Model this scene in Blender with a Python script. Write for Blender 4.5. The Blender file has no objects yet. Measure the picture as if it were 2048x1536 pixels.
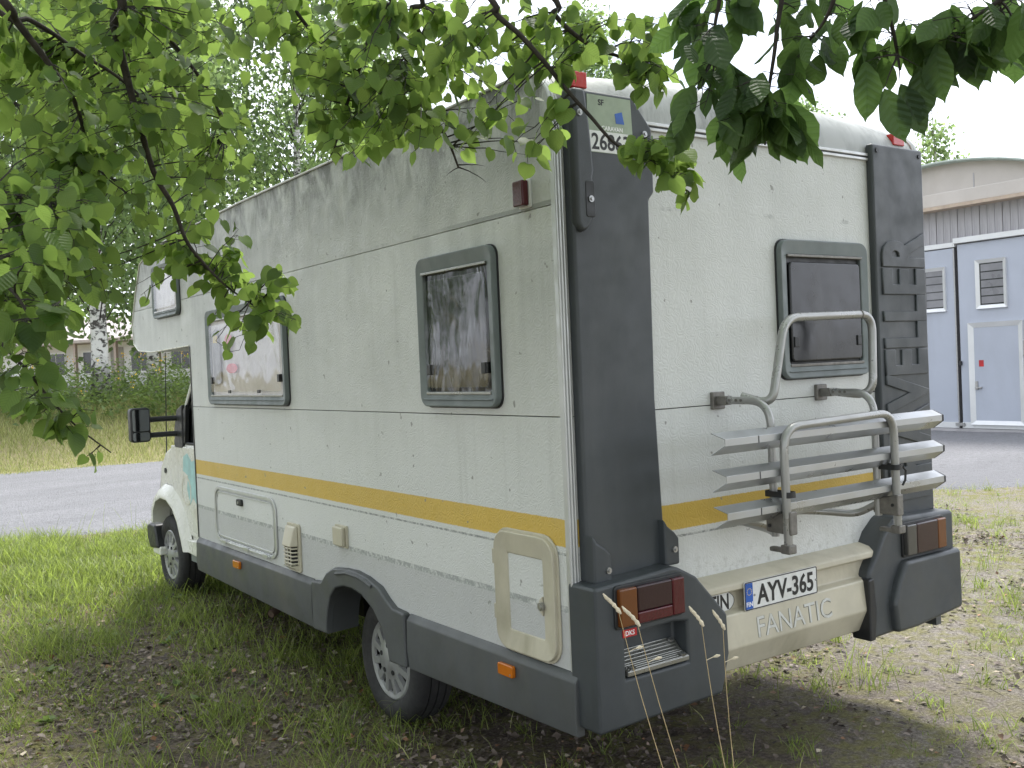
import bpy, bmesh, math, random
import numpy as np
from mathutils import Vector, Matrix, noise as mnoise
rad = math.radians
random.seed(7)
rng = np.random.default_rng(11)
scene = bpy.context.scene
COL = scene.collection

# ------------------------------------------------------------------ camera
CAM = Vector((-2.2168, -2.8070, 1.7529))
YAW, PITCH, ROLL, FPX = -0.615725, -0.018881, -0.043344, 1988.54
_f = Vector((-math.sin(YAW) * math.cos(PITCH), math.cos(YAW) * math.cos(PITCH), math.sin(PITCH)))
_r0 = Vector((math.cos(YAW), math.sin(YAW), 0))
_u0 = _r0.cross(_f)
CR = _r0 * math.cos(ROLL) + _u0 * math.sin(ROLL)
CU = -_r0 * math.sin(ROLL) + _u0 * math.cos(ROLL)
CF = _f
cam = bpy.data.cameras.new('camera')
cam.sensor_fit = 'HORIZONTAL'
cam.sensor_width = 36
cam.lens = FPX / 2048 * 36
cam.clip_start = 0.05
cam.clip_end = 2000
camo = bpy.data.objects.new('camera', cam)
COL.objects.link(camo)
camo.matrix_world = Matrix(((CR.x, CU.x, -CF.x, CAM.x), (CR.y, CU.y, -CF.y, CAM.y), (CR.z, CU.z, -CF.z, CAM.z), (0, 0, 0, 1)))
scene.camera = camo


def at(px, py, d):
    """world point that lies d metres in front of the camera in the direction of a photo pixel"""
    return CAM + (CF + CR * ((px - 1024) / FPX) - CU * ((py - 768) / FPX)) * d


def pix(P):
    d = Vector(P) - CAM
    z = d.dot(CF)
    if z < 0.05:
        return (-9999, -9999, z)
    return (1024 + FPX * d.dot(CR) / z, 768 - FPX * d.dot(CU) / z, z)


# ------------------------------------------------------------------ sky and sun
SUN_EL, SUN_AZ = rad(58), rad(40)      # azimuth measured from +x, counter-clockwise
world = bpy.data.worlds.new('World')
scene.world = world
world.use_nodes = True
wt = world.node_tree
wt.nodes.clear()
w_out = wt.nodes.new('ShaderNodeOutputWorld')
w_bg = wt.nodes.new('ShaderNodeBackground')
w_sky = wt.nodes.new('ShaderNodeTexSky')
w_sky.sky_type = 'NISHITA'
w_sky.sun_disc = False
w_sky.sun_elevation = SUN_EL
w_sky.sun_rotation = math.pi / 2 - SUN_AZ
w_sky.dust_density = 2.0
w_tc = wt.nodes.new('ShaderNodeTexCoord')
w_map = wt.nodes.new('ShaderNodeMapping')
w_map.inputs['Scale'].default_value = (1, 1, 3.2)
w_n = wt.nodes.new('ShaderNodeTexNoise')
w_n.inputs['Scale'].default_value = 2.2
w_n.inputs['Detail'].default_value = 7
w_n.inputs['Roughness'].default_value = 0.55
w_cr = wt.nodes.new('ShaderNodeValToRGB')
w_cr.color_ramp.elements[0].position = 0.33
w_cr.color_ramp.elements[1].position = 0.50
w_cr.color_ramp.elements[0].color = (0.35, 0.35, 0.35, 1)
w_mix = wt.nodes.new('ShaderNodeMix')
w_mix.data_type = 'RGBA'
w_mix.inputs['B'].default_value = (10.7, 11.2, 12.3, 1)
wt.links.new(w_tc.outputs['Generated'], w_map.inputs['Vector'])
wt.links.new(w_map.outputs['Vector'], w_n.inputs['Vector'])
wt.links.new(w_n.outputs['Fac'], w_cr.inputs['Fac'])
wt.links.new(w_cr.outputs['Color'], w_mix.inputs['Factor'])
wt.links.new(w_sky.outputs['Color'], w_mix.inputs['A'])
wt.links.new(w_mix.outputs['Result'], w_bg.inputs['Color'])
wt.links.new(w_bg.outputs['Background'], w_out.inputs['Surface'])
w_bg.inputs['Strength'].default_value = 0.09

sun = bpy.data.lights.new('sun', 'SUN')
sun.energy = 2.6
sun.angle = rad(14)
sun.color = (1.0, 0.97, 0.91)
suno = bpy.data.objects.new('sun', sun)
COL.objects.link(suno)
sdir = Vector((math.cos(SUN_EL) * math.cos(SUN_AZ), math.cos(SUN_EL) * math.sin(SUN_AZ), math.sin(SUN_EL)))
suno.rotation_euler = sdir.to_track_quat('Z', 'Y').to_euler()
suno.location = (0, 0, 30)

vs = scene.view_settings
vs.view_transform = 'Standard'
vs.look = 'None'
vs.gamma = 1
vs.use_curve_mapping = False
vs.exposure = 1.17
scene.cycles.use_denoising = True
scene.cycles.max_bounces = 10
scene.cycles.transparent_max_bounces = 12
scene.cycles.diffuse_bounces = 5


# ------------------------------------------------------------------ materials
class N:
    """small helper round a node tree"""
    def __init__(s, name):
        s.m = bpy.data.materials.new(name)
        s.m.use_nodes = True
        s.t = s.m.node_tree
        s.t.nodes.clear()
        s.out = s.t.nodes.new('ShaderNodeOutputMaterial')

    def n(s, typ, props=None, **ins):
        x = s.t.nodes.new(typ)
        for k, v in (props or {}).items():
            setattr(x, k, v)
        for k, v in ins.items():
            s.set(x, k, v)
        return x

    def set(s, x, k, v):
        k = int(k[1:]) if k[0] == 'i' and k[1:].isdigit() else k.replace('_', ' ')
        sock = x.inputs[k]
        if isinstance(v, bpy.types.NodeSocket):
            s.t.links.new(v, sock)
        elif isinstance(v, tuple) and len(v) == 3 and sock.type == 'RGBA':
            sock.default_value = (*v, 1)
        else:
            sock.default_value = v

    def pos(s):
        return s.n('ShaderNodeTexCoord').outputs['Object']

    def wpos(s):
        return s.n('ShaderNodeNewGeometry').outputs['Position']

    def noise(s, vec, scale, detail=4, rough=0.55, dist=0.0, sc=None):
        if sc:
            vec = s.n('ShaderNodeMapping', None, Vector=vec, Scale=sc).outputs[0]
        return s.n('ShaderNodeTexNoise', None, Vector=vec, Scale=scale, Detail=detail, Roughness=rough, Distortion=dist).outputs['Fac']

    def ramp(s, fac, *stops, interp='LINEAR'):
        x = s.n('ShaderNodeValToRGB', None, Fac=fac)
        cr = x.color_ramp
        cr.interpolation = interp
        while len(cr.elements) < len(stops):
            cr.elements.new(0.5)
        for e, (p, c) in zip(cr.elements, stops):
            e.position = p
            e.color = (c, c, c, 1) if isinstance(c, (int, float)) else (*c, 1)
        return x.outputs['Color']

    def mix(s, fac, a, b, blend='MIX'):
        x = s.n('ShaderNodeMix', {'data_type': 'RGBA', 'blend_type': blend})
        s.set(x, 'Factor', fac)
        for k, v in (('A', a), ('B', b)):
            s.set(x, k, v)
        return x.outputs['Result']

    def math(s, op, a, b=0.0, clamp=False):
        x = s.n('ShaderNodeMath', {'operation': op, 'use_clamp': clamp})
        s.set(x, 'i0', a)
        s.set(x, 'i1', b)
        return x.outputs[0]

    def sep(s, vec):
        return s.n('ShaderNodeSeparateXYZ', None, Vector=vec).outputs

    def band(s, v, lo, hi, soft=0.001):
        a = s.n('ShaderNodeMapRange', None, Value=v)
        a.inputs[1].default_value, a.inputs[2].default_value = lo - soft, lo + soft
        b = s.n('ShaderNodeMapRange', None, Value=v)
        b.inputs[1].default_value, b.inputs[2].default_value = hi + soft, hi - soft
        return s.math('MULTIPLY', a.outputs[0], b.outputs[0])

    def rng(s, v, lo, hi, a=0.0, b=1.0):
        x = s.n('ShaderNodeMapRange', None, Value=v)
        for i, q in enumerate((lo, hi, a, b)):
            x.inputs[i + 1].default_value = q
        return x.outputs[0]

    def bump(s, h, strength=0.3, dist=0.01, normal=None):
        x = s.n('ShaderNodeBump', None, Height=h, Strength=strength, Distance=dist)
        if normal:
            s.set(x, 'Normal', normal)
        return x.outputs[0]

    def bsdf(s, color, rough=0.5, metal=0.0, normal=None, **kw):
        x = s.n('ShaderNodeBsdfPrincipled', None, Roughness=rough, Metallic=metal)
        s.set(x, 'Base_Color', color)
        if normal:
            s.set(x, 'Normal', normal)
        for k, v in kw.items():
            s.set(x, k, v)
        s.t.links.new(x.outputs[0], s.out.inputs['Surface'])
        return x


M = {}


def simple(name, col, rough=0.5, metal=0.0, var=0.25, scale=9.0, bump=0.0, bscale=200, dirt=None, dirt_amt=0.5, **kw):
    k = N(name)
    p = k.pos()
    nz = k.noise(p, scale, 6, 0.6)
    c = k.mix(k.rng(nz, 0.3, 0.7), tuple(v * (1 - var) for v in col), tuple(min(1, v * (1 + var * 0.6)) for v in col))
    if dirt:
        d = k.ramp(k.noise(p, scale * 0.6, 8, 0.65, 0.4, sc=(1, 1, 0.35)), (0.5, 0.0), (0.72, dirt_amt))
        c = k.mix(d, c, dirt)
    r = k.rng(k.noise(p, scale * 3, 4), 0.3, 0.7, max(0.02, rough - 0.12), min(1, rough + 0.12))
    nrm = k.bump(k.noise(p, bscale, 3), bump, 0.002) if bump else None
    k.bsdf(c, r, metal, nrm, **kw)
    M[name] = k.m
    return k.m


simple('grey_plastic', (0.046, 0.053, 0.059), 0.46, 0, 0.2, 3, 0.22, 420, dirt=(0.080, 0.085, 0.085), dirt_amt=0.6)
simple('dark_plastic', (0.018, 0.019, 0.021), 0.45, 0, 0.2, 8)
simple('skirt_plastic', (0.072, 0.077, 0.080), 0.5, 0, 0.13, 3, 0.15, 380, dirt=(0.105, 0.102, 0.093), dirt_amt=0.65)
simple('cream_plastic', (0.50, 0.465, 0.365), 0.42, 0, 0.12, 5, dirt=(0.22, 0.20, 0.13), dirt_amt=0.55)
simple('frame_plastic', (0.15, 0.175, 0.178), 0.5, 0, 0.15, 6, dirt=(0.22, 0.235, 0.225), dirt_amt=0.5)
simple('aluminium', (0.56, 0.57, 0.57), 0.42, 0.6, 0.08, 5, dirt=(0.36, 0.355, 0.33), dirt_amt=0.6)
simple('rail_metal', (0.42, 0.43, 0.435), 0.36, 0.7, 0.05, 3, dirt=(0.46, 0.455, 0.44), dirt_amt=0.5)
simple('tube_paint', (0.34, 0.34, 0.33), 0.34, 0.55, 0.06, 6, dirt=(0.24, 0.23, 0.215), dirt_amt=0.4)
simple('bracket_metal', (0.20, 0.19, 0.175), 0.5, 0.5, 0.3, 30)
simple('step_metal', (0.30, 0.30, 0.28), 0.34, 0.8, 0.15, 10)
simple('seed', (0.66, 0.58, 0.44), 0.8, 0, 0.2, 80)
simple('steel', (0.4, 0.4, 0.4), 0.35, 0.9, 0.2, 40)
simple('rubber', (0.022, 0.022, 0.023), 0.75, 0, 0.3, 12, dirt=(0.055, 0.050, 0.044), dirt_amt=0.7)
simple('hubcap', (0.34, 0.345, 0.35), 0.4, 0.45, 0.12, 15, dirt=(0.15, 0.13, 0.11), dirt_amt=0.45)
simple('underbody', (0.012, 0.012, 0.012), 0.8)
simple('rust', (0.11, 0.075, 0.055), 0.7, 0.3, 0.4, 30)
simple('cab_paint', (0.66, 0.66, 0.60), 0.28, 0, 0.05, 3, dirt=(0.55, 0.54, 0.49), dirt_amt=0.2)
simple('teal_decal', (0.34, 0.58, 0.58), 0.4)
simple('sand_decal', (0.60, 0.585, 0.50), 0.4)
simple('white_plate', (0.72, 0.73, 0.72), 0.35, 0, 0.06, 30, dirt=(0.5, 0.48, 0.43), dirt_amt=0.5)
simple('letter_black', (0.015, 0.015, 0.016), 0.5)
simple('letter_white', (0.8, 0.8, 0.8), 0.5)
simple('letter_silver', (0.56, 0.57, 0.55), 0.38, 0.35, 0.1, 60, dirt=(0.3, 0.29, 0.24), dirt_amt=0.6)
simple('letter_edge', (0.19, 0.19, 0.16), 0.6)
simple('plate_blue', (0.02, 0.10, 0.42), 0.35)
simple('sticker_green', (0.30, 0.36, 0.27), 0.5)
simple('sticker_red', (0.45, 0.015, 0.02), 0.4)
simple('pink_fabric', (0.80, 0.20, 0.24), 0.6)
simple('grey_toy', (0.30, 0.30, 0.32), 0.6)
simple('toy_yellow', (0.65, 0.5, 0.15), 0.6)
simple('bark', (0.045, 0.038, 0.032), 0.9, 0, 0.5, 30, 0.6, 90)
simple('twig', (0.030, 0.026, 0.022), 0.85, 0, 0.4, 60)
simple('straw', (0.50, 0.38, 0.20), 0.7, 0, 0.25, 60)
simple('hangar_beige', (0.50, 0.465, 0.43), 0.75, 0, 0.10, 1.2, dirt=(0.36, 0.31, 0.26), dirt_amt=0.35)
simple('hangar_door', (0.40, 0.43, 0.50), 0.5, 0, 0.06, 1.0, dirt=(0.29, 0.30, 0.34), dirt_amt=0.5)
simple('door_frame', (0.68, 0.69, 0.70), 0.4, 0.3, 0.06, 3)
simple('eave_wood', (0.46, 0.37, 0.29), 0.8, 0, 0.2, 6)
simple('green_roof', (0.32, 0.37, 0.33), 0.6)
simple('white_wall', (0.78, 0.79, 0.84), 0.8, 0, 0.08, 0.7)
simple('red_post', (0.46, 0.38, 0.37), 0.8, 0, 0.15)
simple('tile_roof', (0.46, 0.41, 0.41), 0.8, 0, 0.2, 3)
simple('concrete', (0.38, 0.37, 0.38), 0.9, 0, 0.15, 2)
simple('slat_grey', (0.22, 0.22, 0.235), 0.35, 0, 0.35, 2)
simple('dark_window', (0.02, 0.022, 0.024), 0.12, 0, 0.2)
simple('flower_yellow', (0.75, 0.48, 0.03), 0.7)


def lens_mat(name, col, rough=0.16):
    k = N(name)
    p = k.pos()
    w = k.n('ShaderNodeTexWave', {'bands_direction': 'X'}, Vector=p, Scale=48.0)
    k.bsdf(k.mix(k.noise(p, 14), tuple(c * .75 for c in col), col), rough, 0, k.bump(w.outputs['Fac'], 0.18, 0.002), Coat_Weight=0.3, Coat_Roughness=0.08)
    M[name] = k.m


lens_mat('lens_red', (0.080, 0.004, 0.010))
lens_mat('lens_dark_red', (0.026, 0.005, 0.009))
lens_mat('lens_amber', (0.55, 0.15, 0.008))
lens_mat('lens_amber_dark', (0.15, 0.045, 0.008))
lens_mat('lens_clear', (0.07, 0.068, 0.065))
lens_mat('lens_bright_red', (0.55, 0.02, 0.015))


def m_panel():
    """hammered white aluminium skin with the printed stripes, stains and peeling decal lines"""
    k = N('hammered_white_skin')
    p = k.pos()
    x, y, z = k.sep(p)
    base = k.mix(k.noise(p, 1.3, 5), (0.59, 0.602, 0.585), (0.67, 0.68, 0.662))
    # grey film below the lowest printed line, on the side only
    side = k.rng(x, 0.012, 0.004)
    low = k.math('MULTIPLY', k.rng(z, 0.845, 0.840), side)
    base = k.mix(k.math('MULTIPLY', low, 0.85), base, (0.47, 0.475, 0.475))
    wob = k.math('ADD', z, k.math('MULTIPLY', k.math('SUBTRACT', k.noise(p, 90, 2), 0.5), 0.006))
    yel = k.mix(k.noise(p, 6, 5), (0.56, 0.375, 0.060), (0.64, 0.44, 0.085))
    base = k.mix(k.band(wob, 1.083, 1.184, 0.0015), base, yel)
    worn = k.ramp(k.noise(p, 38, 4, 0.7), (0.38, 0.12), (0.55, 0.9))
    for a, b in ((1.052, 1.061),):
        base = k.mix(k.math('MULTIPLY', k.band(wob, a, b), worn), base, (0.20, 0.215, 0.21))
    base = k.mix(k.math('MULTIPLY', k.math('MULTIPLY', k.band(wob, 0.842, 0.866), worn), side), base, (0.29, 0.305, 0.30))
    # upper decal line: whole near the rear corner, worn away further forward
    keep = k.math('MULTIPLY', k.rng(y, 0.95, 0.55), side)
    up = k.math('MULTIPLY', k.band(wob, 2.327, 2.345), k.math('MAXIMUM', k.math('MULTIPLY', keep, 0.9), k.math('MULTIPLY', k.ramp(k.noise(p, 5, 3), (0.55, 0.0), (0.6, 0.5)), worn)))
    base = k.mix(up, base, (0.27, 0.285, 0.285))
    # algae and dirt: soft patches, rain streaks, heavier towards roof, partly painted canopy shade
    hi = k.rng(z, 1.3, 2.6, 0.12, 1.15)
    pat = k.ramp(k.noise(p, 1.1, 9, 0.62, 0.5), (0.36, 0.0), (0.68, 1.0))
    streak = k.ramp(k.noise(p, 7.0, 6, 0.6, 0.2, sc=(1, 1, 0.06)), (0.42, 0.0), (0.78, 1.0))
    d = k.math('MULTIPLY', k.math('ADD', k.math('MULTIPLY', pat, 0.62), k.math('MULTIPLY', streak, 0.32)), hi, True)
    base = k.mix(k.math('MULTIPLY', d, k.rng(side, 0, 1, 0.35, 1.0)), base, (0.26, 0.275, 0.262))
    base = k.mix(k.math('MULTIPLY', k.math('MULTIPLY', k.rng(z, 2.327, 2.329), side), 0.25), base, (0.36, 0.365, 0.34))  # upper side panel evenly darkened, canopy shade painted into its colour
    # black algae along the roof edge and drips below the seams
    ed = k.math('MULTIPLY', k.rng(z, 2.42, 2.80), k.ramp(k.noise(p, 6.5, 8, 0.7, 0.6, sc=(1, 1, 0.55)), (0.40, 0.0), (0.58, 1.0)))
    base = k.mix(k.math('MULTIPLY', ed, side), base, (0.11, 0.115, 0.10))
    dr = k.math('MULTIPLY', k.math('ADD', k.band(z, 1.18, 1.555, 0.05), k.band(z, 1.75, 2.32, 0.05)), k.ramp(k.noise(p, 16, 5, 0.6, 0.1, sc=(1, 1, 0.03)), (0.56, 0.0), (0.76, 0.30)))
    base = k.mix(dr, base, (0.36, 0.365, 0.34))
    # overall film of grime with fine specks
    base = k.mix(k.math('MULTIPLY', k.ramp(k.noise(p, 60, 3, 0.8), (0.55, 0.0), (0.75, 0.45)), k.rng(z, 1.0, 2.7, .2, 1.0)), base, (0.34, 0.35, 0.32))
    base = k.mix(k.ramp(k.noise(p, 21, 2, 0.5), (0.70, 0.0), (0.735, 0.8)), base, (0.22, 0.22, 0.20))
    # peeling patches on the upper side panel
    pm = k.math('MULTIPLY', k.math('MULTIPLY', k.ramp(k.noise(p, 1.9, 3, 0.5), (0.54, 0.0), (0.58, 1.0)), k.rng(z, 2.34, 2.42)), side)
    edge = k.ramp(k.noise(p, 34, 4, 0.75, 1.4), (0.47, 0.0), (0.50, 1.0), (0.53, 0.0))
    base = k.mix(k.math('MULTIPLY', k.math('MULTIPLY', edge, pm), 0.75), base, (0.16, 0.165, 0.15))
    # dirt lying along the foot of the rear wall
    foot = k.math('MULTIPLY', k.rng(z, 1.02, 0.87, 0, 1), k.ramp(k.noise(p, 26, 6, 0.75), (0.50, 0.0), (0.70, 0.6)))
    base = k.mix(k.math('MULTIPLY', foot, k.rng(side, 0, 1, 1.0, 0.15)), base, (0.20, 0.195, 0.15))
    lab = k.math('SINE', k.math('MULTIPLY', k.noise(p, 24, 1.0, 0.3, 0.3), 50.0))
    hm = k.math('ADD', k.math('MULTIPLY', lab, 0.5), k.math('MULTIPLY', k.noise(p, 75, 1, 0.4, 1.0), 1.4))
    nb = k.bump(hm, 0.42, 0.0014)
    nb = k.bump(k.noise(p, 3.0, 2), 0.25, 0.012, nb)
    k.bsdf(base, k.rng(k.noise(p, 9), 0.3, 0.7, 0.40, 0.58), 0, nb)
    M['skin'] = k.m


m_panel()


def m_roof():
    k = N('roof_cap')
    p = k.pos()
    c = k.mix(k.noise(p, 3, 6), (0.34, 0.35, 0.345), (0.46, 0.47, 0.465))
    s = k.ramp(k.noise(p, 12, 7, 0.7, 0.5, sc=(1, 1, 0.3)), (0.44, 0.0), (0.66, 0.95))
    big = k.ramp(k.noise(p, 2.4, 5), (0.38, 0.15), (0.62, 1.0))
    c = k.mix(k.math('MULTIPLY', s, big), c, (0.10, 0.105, 0.10))
    k.bsdf(c, 0.55, 0, k.bump(k.noise(p, 40, 3), 0.1, 0.003))
    M['roof'] = k.m


m_roof()


def m_glass():
    k = N('acrylic')
    lw = k.n('ShaderNodeLayerWeight', None, Blend=0.5)
    g = k.n('ShaderNodeBsdfGlossy', None, Roughness=0.05)
    k.set(g, 'Normal', k.bump(k.noise(k.pos(), 4.5, 2, 0.4, 1.6, sc=(1, 1, 0.6)), 0.35, 0.012))
    t = k.n('ShaderNodeBsdfTransparent', None, Color=(0.92, 0.92, 0.92, 1))
    mx = k.n('ShaderNodeMixShader')
    k.t.links.new(k.math('ADD', 0.04, k.math('MULTIPLY', k.math('POWER', lw.outputs['Facing'], 4.5), 0.35)), mx.inputs[0])
    k.t.links.new(t.outputs[0], mx.inputs[1])
    k.t.links.new(g.outputs[0], mx.inputs[2])
    k.t.links.new(mx.outputs[0], k.out.inputs['Surface'])
    M['acrylic'] = k.m
    k = N('silver_foil')
    p = k.pos()
    k.bsdf(k.mix(k.noise(p, 5, 3, .5, 1.5), (0.42, 0.385, 0.38), (0.78, 0.74, 0.73)), 0.35, 0.0, k.bump(k.noise(p, 5, 2, 0.4, 1.5), 0.35, 0.03))
    M['foil'] = k.m
    k = N('dark_film')
    p = k.pos()
    zz = k.sep(p)[2]
    m = k.noise(p, 4.2, 2, 0.45, 2.2, sc=(1, 1, 0.55))
    m = k.math('ADD', m, k.rng(zz, 2.0, 1.66, -0.06, 0.10))
    c = k.ramp(m, (0.58, (0.010, 0.012, 0.013)), (0.62, (0.030, 0.028, 0.028)), (0.66, (0.11, 0.10, 0.10)), (0.74, (0.22, 0.20, 0.20)))  # pale patches, more towards the sill, paint in shards of reflected light
    k.bsdf(c, 0.16, 0.0, k.bump(k.noise(p, 4.5, 2, 0.4, 1.8, sc=(1, 1.3, 0.6)), 0.5, 0.03))
    M['film'] = k.m
    k = N('tinted_pane')
    p = k.pos()
    c = k.mix(k.ramp(k.noise(p, 5, 8, 0.6, sc=(1, 1, .25)), (0.45, 0.0), (0.75, 0.7)), (0.016, 0.017, 0.020), (0.045, 0.045, 0.043))
    k.bsdf(c, k.rng(k.noise(p, 12, 5), 0.3, .7, 0.12, 0.3), 0)
    M['tint'] = k.m
    k = N('mirror_glass')
    k.bsdf((0.22, 0.23, 0.24), 0.04, 1.0)
    M['mirror'] = k.m


m_glass()


def m_leaf(name, dark, light, trans, gloss=0.45, amt=0.5, veins=False):
    k = N(name)
    at_ = k.n('ShaderNodeAttribute', {'attribute_name': 'tint'}).outputs['Fac']
    oi = k.n('ShaderNodeObjectInfo').outputs['Random']
    v = k.math('FRACT', k.math('ADD', at_, oi))
    c = k.mix(v, dark, light)
    tcol = k.mix(v, tuple(q * 0.35 for q in trans), trans)
    nrm = None
    if veins:
        x, y, z = k.sep(k.pos())
        ax = k.math('ABSOLUTE', x)
        w = k.math('SINE', k.math('MULTIPLY', k.math('SUBTRACT', y, k.math('MULTIPLY', ax, 0.75)), 46.0))
        vein = k.math('MAXIMUM', k.rng(w, 0.55, 1.0), k.rng(ax, 0.022, 0.008))
        c = k.mix(k.math('MULTIPLY', vein, 0.16), c, tuple(min(1, q * 1.9) for q in light))
        tcol = k.mix(k.math('MULTIPLY', vein, 0.35), tcol, tuple(q * 0.4 for q in trans))
        spot = k.ramp(k.noise(k.pos(), 5, 4, 0.6), (0.66, 0.0), (0.72, 0.7))
        c = k.mix(spot, c, (0.09, 0.07, 0.02))
        nrm = k.bump(k.math('ADD', w, k.noise(k.pos(), 6, 3)), 0.25, 0.03)
    b = k.n('ShaderNodeBsdfPrincipled', None, Roughness=gloss)
    k.set(b, 'Base_Color', c)
    if nrm:
        k.set(b, 'Normal', nrm)
    t = k.n('ShaderNodeBsdfTranslucent')
    k.set(t, 'Color', tcol)
    mx = k.n('ShaderNodeMixShader')
    mx.inputs[0].default_value = amt
    k.t.links.new(b.outputs[0], mx.inputs[1])
    k.t.links.new(t.outputs[0], mx.inputs[2])
    k.t.links.new(mx.outputs[0], k.out.inputs['Surface'])
    M[name] = k.m


m_leaf('linden_leaf_near', (0.036, 0.088, 0.020), (0.085, 0.165, 0.038), (0.42, 0.60, 0.13), 0.5, 0.62, True)
m_leaf('dark_leaf_near', (0.025, 0.055, 0.018), (0.050, 0.100, 0.030), (0.22, 0.38, 0.09), 0.5, 0.5, True)
m_leaf('linden_leaf', (0.040, 0.095, 0.020), (0.085, 0.17, 0.035), (0.42, 0.60, 0.13), 0.5, 0.62)
m_leaf('dark_leaf', (0.025, 0.055, 0.018), (0.050, 0.100, 0.030), (0.22, 0.38, 0.09), 0.5, 0.5)
m_leaf('birch_leaf', (0.060, 0.11, 0.045), (0.12, 0.19, 0.075), (0.42, 0.58, 0.22), 0.5, 0.6)
m_leaf('grass_blade', (0.085, 0.135, 0.025), (0.25, 0.28, 0.085), (0.48, 0.62, 0.12), 0.5, 0.48)
m_leaf('dry_blade', (0.19, 0.23, 0.06), (0.44, 0.43, 0.19), (0.50, 0.55, 0.18), 0.6, 0.4)
m_leaf('litter', (0.075, 0.05, 0.035), (0.30, 0.215, 0.16), (0.10, 0.06, 0.03), 0.7, 0.15)
def m_litter():
    k = N('litter')
    a = k.n('ShaderNodeAttribute', {'attribute_name': 'tint'}).outputs['Fac']
    c = k.ramp(a, (0.0, (0.04, 0.03, 0.024)), (0.30, (0.10, 0.075, 0.058)), (0.60, (0.19, 0.15, 0.125)), (0.88, (0.30, 0.25, 0.215)), (0.96, (0.36, 0.17, 0.08)), (0.985, (0.60, 0.52, 0.40)))
    k.bsdf(k.mix(k.noise(k.pos(), 90, 3), c, k.mix(0.5, c, (0.05, 0.04, 0.03))), 0.75)
    M['litter'] = k.m


m_litter()
m_leaf('weed_leaf', (0.07, 0.12, 0.035), (0.16, 0.22, 0.07), (0.34, 0.48, 0.12), 0.5, 0.45)


def m_ground():
    k = N('ground_soil')
    p = k.wpos()
    x, y, z = k.sep(p)
    fine = k.noise(p, 55, 8, 0.75)
    mid = k.noise(p, 9, 6, 0.6)
    big = k.noise(p, 0.9, 5, 0.6)
    litter = k.ramp(fine, (0.30, (0.035, 0.026, 0.019)), (0.50, (0.12, 0.092, 0.072)), (0.70, (0.30, 0.245, 0.20)))
    soil = k.ramp(fine, (0.32, (0.08, 0.068, 0.055)), (0.52, (0.225, 0.20, 0.17)), (0.70, (0.43, 0.40, 0.365)))
    moss = k.ramp(fine, (0.30, (0.085, 0.085, 0.02)), (0.70, (0.27, 0.25, 0.075)))
    # right of and behind the motorhome the ground is sandy, to the left it is leaf litter
    e = k.math('ADD', k.math('MULTIPLY', x, 0.8), k.math('MULTIPLY', y, -0.25))
    e = k.math('ADD', e, k.math('MULTIPLY', k.math('SUBTRACT', big, 0.5), 2.5))
    c = k.mix(k.rng(e, 0.9, 2.4), litter, soil)
    c = k.mix(k.math('MULTIPLY', k.ramp(mid, (0.42, 0.0), (0.58, 0.85)), k.ramp(big, (0.35, 0.35), (0.6, 1.0))), c, moss)
    far = k.rng(y, 15, 19)
    dry = k.ramp(fine, (0.3, (0.17, 0.15, 0.06)), (0.7, (0.36, 0.31, 0.17)))
    c = k.mix(far, c, dry)
    h = k.math('ADD', fine, k.math('MULTIPLY', mid, 1.2))
    k.bsdf(c, 0.95, 0, k.bump(h, 0.9, 0.03))
    M['ground'] = k.m
    k = N('road_gravel')
    p = k.wpos()
    v = k.n('ShaderNodeTexVoronoi', None, Vector=p, Scale=38.0)
    nz = k.noise(p, 22, 8, 0.8)
    big = k.noise(p, 0.5, 5, 0.6, 0.6, sc=(0.5, 1.6, 1))
    g = k.ramp(nz, (0.30, (0.13, 0.13, 0.14)), (0.5, (0.18, 0.18, 0.19)), (0.7, (0.34, 0.34, 0.355)))
    g = k.mix(k.ramp(v.outputs['Color'], (0.0, 0.0), (1.0, 0.6)), g, (0.28, 0.28, 0.295))
    g = k.mix(k.ramp(big, (0.38, 0.7), (0.62, 0.0)), g, (0.17, 0.17, 0.18))
    g = k.mix(k.ramp(k.noise(p, 7, 6, 0.75), (0.52, 0.0), (0.68, 0.55)), g, (0.13, 0.128, 0.13))
    k.bsdf(g, 0.95, 0, k.bump(k.math('ADD', nz, v.outputs['Distance']), 0.9, 0.03))
    M['gravel'] = k.m
    k = N('grey_boards')
    p = k.pos()
    c = k.ramp(k.noise(p, 9, 8, 0.7, 0.2, sc=(1, 1, 0.06)), (0.32, (0.24, 0.235, 0.25)), (0.68, (0.48, 0.47, 0.49)))
    k.bsdf(c, 0.9)
    M['boards'] = k.m
    k = N('birch_bark')
    p = k.pos()
    c = k.mix(k.ramp(k.noise(p, 4.0, 5, 0.6, 0.5, sc=(1, 1, 1.6)), (0.50, 0.0), (0.56, 1.0)), (0.62, 0.61, 0.58), (0.06, 0.055, 0.05))
    zz = k.sep(p)[2]
    c = k.mix(k.math('MULTIPLY', k.rng(zz, 1.6, 0.3), k.ramp(k.noise(p, 7, 4), (0.35, 0.2), (0.55, 1.0))), c, (0.05, 0.045, 0.04))
    k.bsdf(c, 0.85, 0, k.bump(k.noise(p, 20, 4), 0.5, 0.03))
    M['birch_bark'] = k.m


m_ground()


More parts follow.
